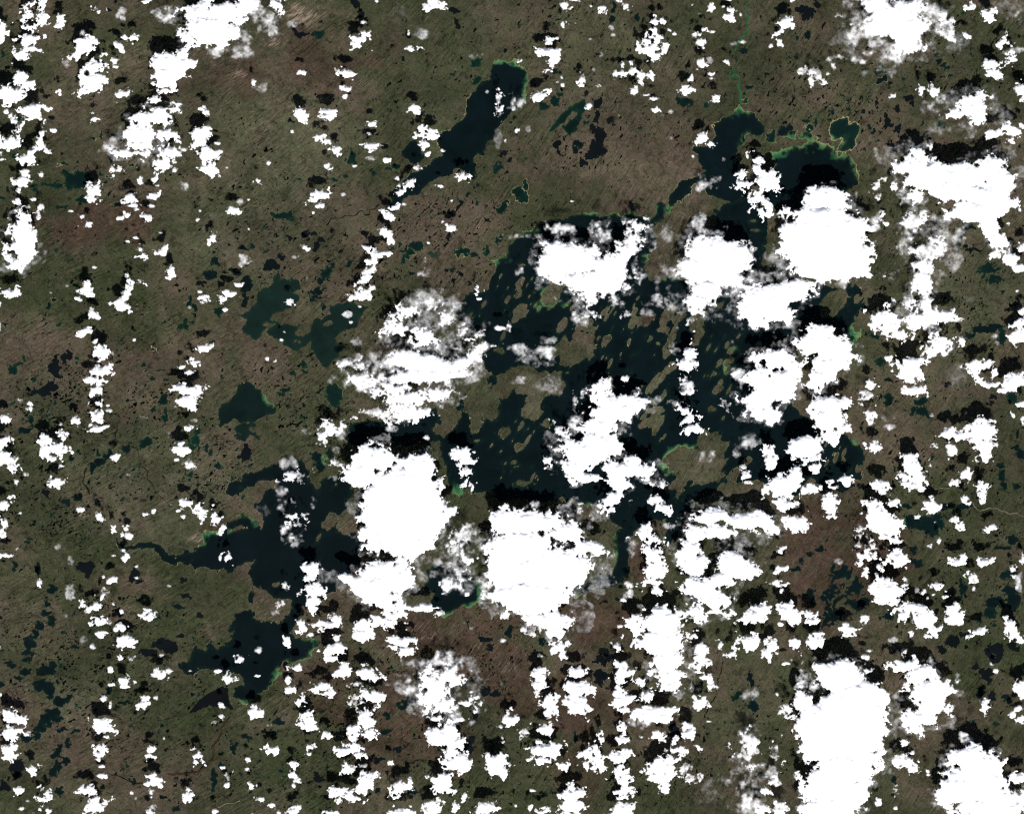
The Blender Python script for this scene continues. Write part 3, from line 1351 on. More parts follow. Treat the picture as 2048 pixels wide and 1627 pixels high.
L 1740,510,48,48 1670,460,38,26 1745,560,33,33 d0.9
L 1960,300,48,26 d0.9
L 1700,660,28,38
L 1785,700,28,58 d0.9
L 1910,705,22,28
L 1790,40,48,56 g0.3
L 1000,1350,18,28
L 1640,890,18,16 g0.3
L 1820,910,20,18 g0.3
@s
P 982,519 1009,512 1022,492 1030,481 1046,477 1049,464 1074,458 1106,438 1136,433 1174,422 1189,424 1199,432 1229,427 1269,420 1284,432 1311,431 1316,405 1349,415 1341,429 1326,444 1311,447 1296,455 1303,470 1321,485 1311,500 1291,515 1289,535 1299,558 1320,554 1344,556 1362,566 1390,560 1420,520 1440,470 1428,440 1425,425 1436,418 1450,405 1500,398 1530,420 1535,470 1525,520 1545,560 1600,575 1640,560 1690,580 1720,575 1730,600 1712,640 1720,670 1712,690 1690,690 1680,660 1640,650 1620,665 1600,690 1575,720 1560,760 1570,800 1600,830 1640,850 1690,860 1711,880 1725,910 1720,960 1690,985 1650,975 1620,960 1600,990 1560,1000 1520,960 1480,960 1440,975 1400,1000 1380,1030 1360,1060 1345,1090 1330,1090 1330,1040 1300,1040 1270,1060 1262,1090 1264,1120 1255,1150 1232,1172 1200,1180 1160,1190 1145,1200 1135,1195 1140,1178 1180,1162 1212,1150 1228,1130 1232,1090 1225,1070 1240,1055 1210,1030 1180,1010 1120,1000 1060,998 1000,1005 985,985 960,985 940,975 920,993 905,985 900,960 885,920 880,880 800,890 720,900 690,880 700,850 740,838 800,845 860,825 872,815 880,835 868,855 872,865 887,872 895,865 915,845 925,820 940,830 945,868 960,865 962,836 985,838 995,835 1000,800 1020,800 1030,780 1048,790 1050,815 1065,838 1076,835 1084,814 1094,797 1119,792 1131,770 1121,757 1124,742 1100,745 1080,738 1050,728 1024,738 1012,748 985,752 962,722 980,690 970,680 940,655 925,642 910,632 902,615 922,600 932,590 950,580 975,577 985,560 992,547 987,537 w0.5
P 451,986 457,974 487,956 512,946 527,936 545,925 560,930 600,920 620,945 622,960 628,975 634,984 650,965 665,950 690,945 700,960 705,985 695,1000 690,1030 676,1062 690,1067 710,1062 720,1080 720,1120 700,1150 677,1176 662,1184 640,1200 600,1215 592,1245 582,1235 582,1204 565,1195 540,1188 537,1184 512,1168 500,1149 502,1139 507,1124 485,1126 472,1139 458,1146 452,1136 432,1141 410,1134 388,1139 378,1124 370,1126 347,1131 328,1122 315,1112 308,1102 290,1097 275,1093 250,1098 235,1090 231,1075 237,1085 252,1093 275,1084 295,1086 315,1090 327,1103 350,1111 370,1104 385,1099 405,1091 410,1084 404,1079 406,1066 420,1061 437,1064 447,1049 472,1037 480,1026 495,1029 510,1041 522,1058 527,1030 520,1024 512,1020 505,1005 525,1000 530,985 548,978 552,965 540,960 512,969 487,976 475,989 462,992 d0.25 w0.5
P 467,1230 485,1224 505,1215 512,1240 540,1246 562,1244 575,1232 584,1215 592,1240 585,1262 592,1276 605,1280 615,1280 632,1276 637,1290 625,1300 620,1312 600,1318 582,1328 572,1320 564,1325 562,1345 552,1362 535,1378 515,1388 500,1400 490,1407 475,1405 463,1390 466,1375 485,1375 482,1357 467,1350 437,1340 412,1336 390,1340 372,1347 360,1340 362,1330 380,1327 392,1297 410,1300 425,1285 432,1297 447,1287 462,1285 467,1267 460,1262 470,1245 d0.2 w0.5
P 440,817 457,804 470,787 477,772 487,764 502,767 512,779 527,784 537,800 549,807 557,817 554,824 542,829 528,834 500,842 482,846 470,839 457,846 442,854 435,849 439,829 h0.5 w0.6
I 660,1044,13,18
I 637,1075,4,10
I 672,969,5,7
I 552,1169,8,4
I 477,1056,11,7
I 687,1042,11,24
S 535,800,12,20 0.9
S 441,1063,20,8 0.9
@2 1
I 60,870,55,90
I 70,620,25,60
I 50,740,25,40
I 90,490,25,14
I 330,720,80,105
I 405,970,28,50
I 560,990,50,45 620,1010,50,35 600,950,70,35
I 520,1180,150,120 430,1120,60,60 600,1100,58,75 450,1260,100,58 540,1060,80,40
I 745,860,25,45 755,920,14,35
I 690,1080,12,25
I 755,1100,22,30
I 465,780,16,20
I 490,825,14,30
I 980,860,22,28
I 955,960,22,45
I 935,1110,20,40
I 1100,925,55,45 r1
I 1240,900,58,60
I 1340,900,38,48
I 1105,1080,38,35 1200,1020,35,33
I 1165,1120,25,26
I 1270,1080,38,90 1260,1180,28,58
I 1490,960,58,78 1490,1060,38,68
I 1240,1330,43,42 1170,1400,58,46 1100,1470,48,46
I 1660,820,25,20
I 1750,1180,35,38 1720,1130,18,46 1740,1260,33,46 1730,1330,22,28
I 1820,1060,20,33
I 1640,1160,10,20
I 1630,1360,28,16
I 1660,1280,18,24
I 1640,1490,28,43 1670,1430,18,24
I 1730,1500,10,38
I 1210,1530,26,66
I 1120,1590,28,28
I 650,1370,10,28
I 445,1355,18,11
I 790,1270,10,24
I 1140,1210,9,14
I 1930,140,25,12
I 1950,215,38,12
@2 2
I 140,30,58,58 200,60,33,43
I 70,160,28,43
I 40,310,38,46
I 130,170,13,28
I 15,440,25,18
I 45,475,22,16
I 100,610,58,28
I 270,130,30,46
I 1130,110,58,48 1180,140,28,66
I 1150,30,68,36
I 1050,140,28,18
I 1060,70,22,22
I 1470,450,200,145 1330,420,80,98 1350,600,78,68 1560,280,78,78 1600,420,108,155 1560,560,108,58 1340,680,50,50
I 1760,580,48,86
I 1690,310,48,26
I 1890,430,28,24
I 1690,90,13,24
I 1590,20,24,24
I 760,1000,58,58 770,1050,40,48 740,960,50,40
I 690,850,40,40
@1 2
I 1990,210,48,36
I 2000,440,28,43
I 1770,275,28,26
I 1880,310,11,24
@1 1
I 1960,580,9,24
I 1700,920,16,46
I 2010,770,13,28
I 1600,860,10,28
I 1950,1180,33,28
I 1980,1050,12,38
@3 2
I 740,480,30,40
I 600,440,22,24
I 690,600,16,14
@3 1
I 540,790,115,105
I 740,930,42,70
I 720,760,26,30
I 820,700,60,60
"""

CLOUDS, LAKES, ISLANDS, SHOALS, RIVERS = [], [], [], [], []

def parse():
    ox = oy = 0.0
    sc = 0.25
    for ln in DATA.splitlines():
        ln = ln.strip()
        if not ln:
            continue
        if ln[0] == '@':
            t = ln[1:].split()
            if t[0] == 's':
                ox = oy = 0.0
                sc = 1.0
            else:
                ox = 512.0 * int(t[0])
                oy = (0.0, 407.0, 814.0, 1220.0)[int(t[1])]
                sc = 0.25
            continue
        k, rest = ln[0], ln[1:].split()
        fl = {}
        pts = []
        for tok in rest:
            if tok[0].isalpha():
                fl[tok[0]] = float(tok[1:]) if len(tok) > 1 else 1.0
            elif ',' in tok:
                v = [float(a) for a in tok.split(',')]
                p = [ox + v[0] * sc, oy + v[1] * sc] + [a * sc for a in v[2:]]
                pts.append(p)
            else:
                fl.setdefault('val', float(tok))
        if k == 'C':
            CLOUDS.append((pts, fl))
        elif k == 'L':
            LAKES.append(('blob', pts, fl))
        elif k == 'P':
            LAKES.append(('poly', pts, fl))
        elif k == 'I':
            ISLANDS.append((pts, fl))
        elif k == 'S':
            SHOALS.append((pts, fl.get('val', 1.0)))
        elif k == 'R':
            RIVERS.append((pts, fl.get('val', 8.0) * sc, [a for a in fl if a != 'val'][0]))

parse()

# ---------------------------------------------------------------- helpers
def hash2(ix, iy, seed):
    h = (ix.astype(np.int64) * 374761393 + iy.astype(np.int64) * 668265263 + seed * 982451653) & 0xFFFFFFFF
    h = ((h ^ (h >> 13)) * 1274126177) & 0xFFFFFFFF
    h = h ^ (h >> 16)
    return (h & 0xFFFFFF) / float(0xFFFFFF)

def vnoise(x, y, seed):
    ix = np.floor(x); iy = np.floor(y)
    fx = x - ix; fy = y - iy
    ix = ix.astype(np.int64); iy = iy.astype(np.int64)
    ux = fx * fx * fx * (fx * (fx * 6 - 15) + 10)
    uy = fy * fy * fy * (fy * (fy * 6 - 15) + 10)
    a = hash2(ix, iy, seed); b = hash2(ix + 1, iy, seed)
    c = hash2(ix, iy + 1, seed); d = hash2(ix + 1, iy + 1, seed)
    return (a + (b - a) * ux) * (1 - uy) + (c + (d - c) * ux) * uy

def fbm(x, y, wl, octaves, seed, gain=0.5):
    s = 0.0; amp = 1.0; tot = 0.0
    for k in range(octaves):
        ca, sa = math.cos(k * 0.9 + 0.3), math.sin(k * 0.9 + 0.3)
        s = s + amp * (vnoise((x * ca - y * sa) / wl + 17.3 * k, (x * sa + y * ca) / wl - 9.1 * k, seed + k) - 0.5)
        tot += amp
        amp *= gain
        wl *= 0.5
    return s / tot * 2.0

def srgb(r, g, b):
    f = lambda c: (c / 255.0 / 12.92) if c <= 10 else ((c / 255.0 + 0.055) / 1.055) ** 2.4
    return np.array([f(r), f(g), f(b)])

LIT = 2.2                                       # lit surface: picture value / base colour
def alb(r, g, b):
    return srgb(r, g, b) / LIT

def to_xy(px, py):
    return px - W / 2, H / 2 - py

def flow_angle(px):
    return np.radians(np.interp(px, [0, 450, 700, 900, 1300, 2048], [27, 32, 40, 54, 59, 52]))
_fx = np.linspace(-14000, 16000, 30001)
_fy = np.cumsum(np.tan(flow_angle(_fx))) * (_fx[1] - _fx[0])
_fy = _fy - _fy[15000]
def flow_v(px, py):
    return ((H - py) - np.interp(px, _fx, _fy)) * 0.78

# marching squares, vectorised
_CASES = {}
def _build_cases():
    # corners 0 (i,j) 1 (i,j+1) 2 (i+1,j+1) 3 (i+1,j); edges 4:0-1 5:1-2 6:2-3 7:3-0
    for c in range(1, 16):
        ins = [bool(c >> k & 1) for k in range(4)]
        if ins in ([True, False, True, False], [False, True, False, True]):
            polys = []
            for k in range(4):
                if ins[k]:
                    polys.append([k, 4 + k, 4 + (k + 3) % 4])
            _CASES[c] = polys
            continue
        p = []
        for k in range(4):
            n = (k + 1) % 4
            if ins[k]:
                p.append(k)
            if ins[k] != ins[n]:
                p.append(4 + k)
        _CASES[c] = [p]
_build_cases()

def contour(f):
    """polygons of f>0 on a lattice: returns (vi, vj, is_edge, t-list) vertex records and polygon index arrays by size"""
    ny, nx = f.shape
    ins = f > 0
    vid = np.full((ny, nx), -1, np.int64)
    n0 = int(ins.sum())
    vid[ins] = np.arange(n0)
    jj, ii = np.meshgrid(np.arange(nx), np.arange(ny))
    X = [jj[ins].astype(float)]; Y = [ii[ins].astype(float)]
    hx = ins[:, :-1] != ins[:, 1:]
    hid = np.full((ny, nx - 1), -1, np.int64)
    nh = int(hx.sum()); hid[hx] = n0 + np.arange(nh)
    a = f[:, :-1][hx]; b = f[:, 1:][hx]; t = a / (a - b)
    X.append(jj[:, :-1][hx] + t); Y.append(ii[:, :-1][hx].astype(float))
    vx = ins[:-1] != ins[1:]
    wid = np.full((ny - 1, nx), -1, np.int64)
    nv = int(vx.sum()); wid[vx] = n0 + nh + np.arange(nv)
    a = f[:-1][vx]; b = f[1:][vx]; t = a / (a - b)
    X.append(jj[:-1][vx].astype(float)); Y.append(ii[:-1][vx] + t)
    case = ins[:-1, :-1] * 1 + ins[:-1, 1:] * 2 + ins[1:, 1:] * 4 + ins[1:, :-1] * 8
    refs = [vid[:-1, :-1], vid[:-1, 1:], vid[1:, 1:], vid[1:, :-1], hid[:-1], wid[:, 1:], hid[1:], wid[:, :-1]]
    polys = {}
    for c in range(1, 16):
        m = case == c
        if not m.any():
            continue
        for p in _CASES[c]:
            polys.setdefault(len(p), []).append(np.stack([refs[k][m] for k in p], 1))
    polys = {k: np.concatenate(v) for k, v in polys.items()}
    return np.concatenate(X), np.concatenate(Y), n0, polys

def fast_mesh(name, co, polys, smooth=True):
    """polys: list of int arrays (n, k)"""
    me = bpy.data.meshes.new(name)
    me.vertices.add(len(co))
    me.vertices.foreach_set('co', np.ascontiguousarray(co, np.float32).ravel())
    loops = np.concatenate([p.ravel() for p in polys]).astype(np.int32)
    tot = np.concatenate([np.full(len(p), p.shape[1], np.int32) for p in polys])
    start = np.concatenate([[0], np.cumsum(tot)[:-1]]).astype(np.int32)
    me.loops.add(len(loops))
    me.loops.foreach_set('vertex_index', loops)
    me.polygons.add(len(tot))
    me.polygons.foreach_set('loop_start', start)
    me.polygons.foreach_set('loop_total', tot)
    me.polygons.foreach_set('use_smooth', np.full(len(tot), smooth, bool))
    me.update(calc_edges=True)
    me.validate()
    return me

def attr_f(me, name, v):
    a = me.attributes.new(name, 'FLOAT', 'POINT')
    a.data.foreach_set('value', np.ascontiguousarray(v, np.float32))

def attr_c(me, name, rgb):
    a = me.attributes.new(name, 'FLOAT_COLOR', 'POINT')
    v = np.ones((len(rgb), 4), np.float32); v[:, :3] = rgb
    a.data.foreach_set('color', v.ravel())

def attr_v(me, name, v):
    a = me.attributes.new(name, 'FLOAT_VECTOR', 'POINT')
    a.data.foreach_set('vector', np.ascontiguousarray(v, np.float32).ravel())

def link(name, me, mat=None, parent=None, **props):
    o = bpy.data.objects.new(name, me)
    scene.collection.objects.link(o)
    if mat is not None:
        me.materials.append(mat)
    if parent is not None:
        o.parent = parent
    for k, v in props.items():
        o[k] = v
    return o

def blob_field(X, Y, pts, soft=2.0):
    """signed, roughly in pixels: positive inside a union of ellipses"""
    s = None
    for p in pts:
        rx = p[2]; ry = p[3] if len(p) > 3 else p[2]
        q = np.sqrt(((X - p[0]) / rx) ** 2 + ((Y - p[1]) / ry) ** 2)
        d = (1.0 - q) * min(rx, ry) * (0.5 + 0.5 * max(rx, ry) / min(rx, ry))
        if s is None:
            s = d
        else:
            h = np.clip(0.5 + 0.5 * (s - d) / soft, 0, 1)
            s = d * (1 - h) + s * h + soft * h * (1 - h)
    return s

def poly_field(X, Y, pts):
    P = np.array([p[:2] for p in pts])
    d2 = np.full(X.shape, 1e18)
    ins = np.zeros(X.shape, bool)
    n = len(P)
    for k in range(n):
        a = P[k]; b = P[(k + 1) % n]
        e = b - a
        wx = X - a[0]; wy = Y - a[1]
        t = np.clip((wx * e[0] + wy * e[1]) / max(e @ e, 1e-9), 0, 1)
        d2 = np.minimum(d2, (wx - e[0] * t) ** 2 + (wy - e[1] * t) ** 2)
        if a[1] != b[1]:
            c = ((a[1] > Y) != (b[1] > Y)) & (X < (b[0] - a[0]) * (Y - a[1]) / (b[1] - a[1]) + a[0])
            ins ^= c
    d = np.sqrt(d2)
    return np.where(ins, d, -d)

# lattice in picture-sized pixels on the ground plane
G = 1.8
M0 = 60.0
NX = int((W + 2 * M0) / G) + 1
NY = int((H + 2 * M0) / G) + 1
def window(x0, y0, x1, y1):
    j0 = max(0, int((x0 + M0) / G) - 1); j1 = min(NX - 1, int((x1 + M0) / G) + 2)
    i0 = max(0, int((y0 + M0) / G) - 1); i1 = min(NY - 1, int((y1 + M0) / G) + 2)
    return i0, i1, j0, j1
LX = np.arange(NX) * G - M0
LY = np.arange(NY) * G - M0
GX, GY = np.meshgrid(LX, LY)

# ---------------------------------------------------------------- materials
def new_mat(name):
    m = bpy.data.materials.new(name)
    m.use_nodes = True
    nt = m.node_tree
    for n in list(nt.nodes):
        nt.nodes.remove(n)
    out = nt.nodes.new('ShaderNodeOutputMaterial')
    return m, nt, out

def N(nt, typ, **kw):
    n = nt.nodes.new(typ)
    for k, v in kw.items():
        if k.startswith('i_'):
            key = k[2:]
            key = int(key) if key.isdigit() else key.replace('_', ' ')
            n.inputs[key].default_value = v
        else:
            setattr(n, k, v)
    return n

def math_n(nt, op, a, b=None, c=None, clamp=False):
    n = nt.nodes.new('ShaderNodeMath'); n.operation = op; n.use_clamp = clamp
    for i, v in enumerate((a, b, c)):
        if v is None:
            continue
        if isinstance(v, (int, float)):
            n.inputs[i].default_value = v
        else:
            nt.links.new(v, n.inputs[i])
    return n.outputs[0]

def ramp(nt, v, lo, hi, a=0.0, b=1.0, smooth=True):
    n = nt.nodes.new('ShaderNodeMapRange')
    n.interpolation_type = 'SMOOTHSTEP' if smooth else 'LINEAR'
    nt.links.new(v, n.inputs[0])
    for i, x in enumerate((lo, hi, a, b)):
        n.inputs[1 + i].default_value = x
    return n.outputs[0]

def noise_n(nt, vec, scale, detail=3.0, rough=0.55, dist=0.0):
    n = nt.nodes.new('ShaderNodeTexNoise')
    n.inputs['Scale'].default_value = scale
    n.inputs['Detail'].default_value = detail
    n.inputs['Roughness'].default_value = rough
    n.inputs['Distortion'].default_value = dist
    nt.links.new(vec, n.inputs['Vector'])
    return n.outputs[0]

def mix_c(nt, f, a, b):
    n = nt.nodes.new('ShaderNodeMix'); n.data_type = 'RGBA'
    for s, v in ((n.inputs[0], f), (n.inputs[6], a), (n.inputs[7], b)):
        if isinstance(v, (int, float)):
            s.default_value = v
        elif isinstance(v, (tuple, list, np.ndarray)):
            s.default_value = (float(v[0]), float(v[1]), float(v[2]), 1.0)
        else:
            nt.links.new(v, s)
    return n.outputs[2]

def mul_c(nt, c, v):
    n = nt.nodes.new('ShaderNodeVectorMath'); n.operation = 'SCALE'
    nt.links.new(c, n.inputs[0])
    nt.links.new(v, n.inputs['Scale'])
    return n.outputs[0]

def mat_land():
    m, nt, out = new_mat('tundra')
    land = N(nt, 'ShaderNodeAttribute', attribute_name='land').outputs[0]
    pale = N(nt, 'ShaderNodeAttribute', attribute_name='pale').outputs['Fac']
    flow = N(nt, 'ShaderNodeAttribute', attribute_name='flow').outputs['Vector']
    geo = N(nt, 'ShaderNodeNewGeometry').outputs['Position']
    mp = N(nt, 'ShaderNodeMapping'); mp.inputs['Scale'].default_value = (0.016, 0.19, 1.0)
    nt.links.new(flow, mp.inputs[0])
    mp2 = N(nt, 'ShaderNodeMapping'); mp2.inputs['Scale'].default_value = (0.05, 0.34, 1.0)
    nt.links.new(flow, mp2.inputs[0])
    streak = noise_n(nt, mp.outputs[0], 1.0, 4.0, 0.6, 0.3)
    streak2 = noise_n(nt, mp2.outputs[0], 1.0, 3.0, 0.6)
    patch = noise_n(nt, geo, 0.02, 4.0, 0.6)
    fine = noise_n(nt, geo, 0.26, 5.0, 0.85)
    mott = noise_n(nt, geo, 0.085, 4.0, 0.7, 0.8)
    where = ramp(nt, noise_n(nt, geo, 0.011, 3.0, 0.6), 0.40, 0.58)      # where the streaks are strong
    b = math_n(nt, 'MULTIPLY_ADD', math_n(nt, 'SUBTRACT', streak, 0.5), math_n(nt, 'MULTIPLY_ADD', where, 1.0, 0.2), 1.0)
    b = math_n(nt, 'MULTIPLY_ADD', math_n(nt, 'SUBTRACT', streak2, 0.5), math_n(nt, 'MULTIPLY_ADD', where, 1.9, 0.2), b)
    b = math_n(nt, 'MULTIPLY_ADD', math_n(nt, 'SUBTRACT', patch, 0.5), 0.75, b)
    b = math_n(nt, 'MULTIPLY_ADD', math_n(nt, 'SUBTRACT', fine, 0.5), 2.5, b)
    b = math_n(nt, 'MULTIPLY_ADD', math_n(nt, 'SUBTRACT', mott, 0.5), 1.1, b)
    hol = noise_n(nt, geo, 0.05, 8.0, 0.72, 1.4)
    b = math_n(nt, 'MULTIPLY', b, ramp(nt, hol, 0.37, 0.48, 0.56, 1.0))          # wet hollows
    b = math_n(nt, 'MULTIPLY', b, ramp(nt, noise_n(nt, geo, 0.11, 7.0, 0.75, 0.9), 0.30, 0.37, 0.30, 1.0))   # bog holes
    b = math_n(nt, 'MULTIPLY', b, ramp(nt, hol, 0.55, 0.66, 1.0, 1.34))          # dry rises
    b = math_n(nt, 'MAXIMUM', b, 0.25)
    col = mul_c(nt, land, b)
    # lichen-green and peat-brown tints
    tint = ramp(nt, noise_n(nt, geo, 0.022, 7.0, 0.68, 1.2), 0.44, 0.55)
    col2 = N(nt, 'ShaderNodeVectorMath', operation='MULTIPLY'); nt.links.new(col, col2.inputs[0]); col2.inputs[1].default_value = (0.78, 0.93, 0.79)
    col = mix_c(nt, math_n(nt, 'MULTIPLY', tint, 0.75), col, col2.outputs[0])
    # bare eskers, frost boils: pale flecks along the ice-flow direction
    fl = ramp(nt, noise_n(nt, mp2.outputs[0], 1.6, 5.0, 0.8, 1.0), 0.57, 0.72)
    reg = ramp(nt, noise_n(nt, geo, 0.016, 3.0, 0.6), 0.42, 0.64, 0.04, 0.42)
    amt = math_n(nt, 'MULTIPLY', fl, math_n(nt, 'ADD', reg, pale), clamp=True)
    bare = ramp(nt, math_n(nt, 'ADD', noise_n(nt, mp2.outputs[0], 0.8, 5.0, 0.75, 1.0), math_n(nt, 'MULTIPLY', pale, 0.22)), 0.66, 0.78)
    amt = math_n(nt, 'MAXIMUM', amt, math_n(nt, 'MULTIPLY', bare, math_n(nt, 'MULTIPLY', pale, 1.0)), clamp=True)
    col = mix_c(nt, math_n(nt, 'MULTIPLY', amt, 0.85), col, alb(165, 146, 128))
    # creeks: thin dark wandering lines
    vv = noise_n(nt, geo, 0.010, 6.0, 0.60, 0.4)
    cr = math_n(nt, 'ABSOLUTE', math_n(nt, 'SUBTRACT', vv, 0.5))
    crk = ramp(nt, cr, 0.0012, 0.0030, 0.55, 0.0)
    col = mix_c(nt, crk, col, alb(34, 32, 25))
    bs = N(nt, 'ShaderNodeBsdfDiffuse')
    nt.links.new(col, bs.inputs['Color'])
    bump = N(nt, 'ShaderNodeBump'); bump.inputs['Strength'].default_value = 0.5; bump.inputs['Distance'].default_value = 1.0
    hsum = math_n(nt, 'MULTIPLY_ADD', streak2, 0.8, math_n(nt, 'MULTIPLY', fine, 0.5))
    nt.links.new(hsum, bump.inputs['Height'])
    nt.links.new(bump.outputs[0], bs.inputs['Normal'])
    nt.links.new(bs.outputs[0], out.inputs[0])
    return m

def mat_water():
    m, nt, out = new_mat('lake_water')
    wc = N(nt, 'ShaderNodeAttribute', attribute_name='water').outputs[0]
    geo = N(nt, 'ShaderNodeNewGeometry').outputs['Position']
    v = noise_n(nt, geo, 0.014, 6.0, 0.6, 0.8)
    k = ramp(nt, v, 0.3, 0.7, 0.72, 1.30, False)
    fine = noise_n(nt, geo, 0.5, 2.0, 0.6)
    k = math_n(nt, 'MULTIPLY', k, ramp(nt, fine, 0.2, 0.8, 0.93, 1.07, False))
    col = mul_c(nt, wc, k)
    bs = N(nt, 'ShaderNodeBsdfPrincipled')
    nt.links.new(col, bs.inputs['Base Color'])
    bs.inputs['Roughness'].default_value = 0.35
    bs.inputs['Specular IOR Level'].default_value = 0.03
    nt.links.new(bs.outputs[0], out.inputs[0])
    return m

def mat_plain(name, rgb, var=0.3, scale=0.3):
    m, nt, out = new_mat(name)
    geo = N(nt, 'ShaderNodeNewGeometry').outputs['Position']
    v = noise_n(nt, geo, scale, 4.0, 0.65)
    c = N(nt, 'ShaderNodeRGB'); c.outputs[0].default_value = (*[float(a) for a in rgb], 1)
    col = mul_c(nt, c.outputs[0], ramp(nt, v, 0.25, 0.75, 1 - var, 1 + var, False))
    bs = N(nt, 'ShaderNodeBsdfDiffuse')
    nt.links.new(col, bs.inputs['Color'])
    nt.links.new(bs.outputs[0], out.inputs[0])
    return m

def mat_cloud():
    m, nt, out = new_mat('cloud_vapour')
    dens = N(nt, 'ShaderNodeAttribute', attribute_name='dens').outputs['Fac']
    geo = N(nt, 'ShaderNodeNewGeometry').outputs['Position']
    fine = noise_n(nt, geo, 0.22, 5.0, 0.72, 0.6)
    # ragged wisps where the vapour is thin
    thin = math_n(nt, 'SUBTRACT', 1.0, dens, clamp=True)
    a = math_n(nt, 'MULTIPLY_ADD', math_n(nt, 'MULTIPLY', math_n(nt, 'SUBTRACT', fine, 0.52), 1.2), math_n(nt, 'MULTIPLY', thin, math_n(nt, 'MINIMUM', math_n(nt, 'MULTIPLY', dens, 4.0), 1.0)), dens, clamp=True)
    # the vapour is crossed twice (top and underside of the cloud)
    a = math_n(nt, 'SUBTRACT', 1.0, math_n(nt, 'SQRT', math_n(nt, 'SUBTRACT', 1.0, a, clamp=True)))
    d = N(nt, 'ShaderNodeBsdfDiffuse'); d.inputs['Color'].default_value = (0.95, 0.95, 0.95, 1)
    t = N(nt, 'ShaderNodeBsdfTranslucent'); t.inputs['Color'].default_value = (0.95, 0.95, 0.96, 1)
    mx = N(nt, 'ShaderNodeMixShader'); mx.inputs[0].default_value = 0.25
    nt.links.new(d.outputs[0], mx.inputs[1]); nt.links.new(t.outputs[0], mx.inputs[2])
    tr = N(nt, 'ShaderNodeBsdfTransparent')
    m2 = N(nt, 'ShaderNodeMixShader')
    nt.links.new(a, m2.inputs[0]); nt.links.new(tr.outputs[0], m2.inputs[1]); nt.links.new(mx.outputs[0], m2.inputs[2])
    nt.links.new(m2.outputs[0], out.inputs[0])
    return m

LAND = mat_land()
WATER = mat_water()
CLOUD = mat_cloud()
SHORE = mat_plain('shore_sand', alb(150, 142, 105), 0.35, 0.25)

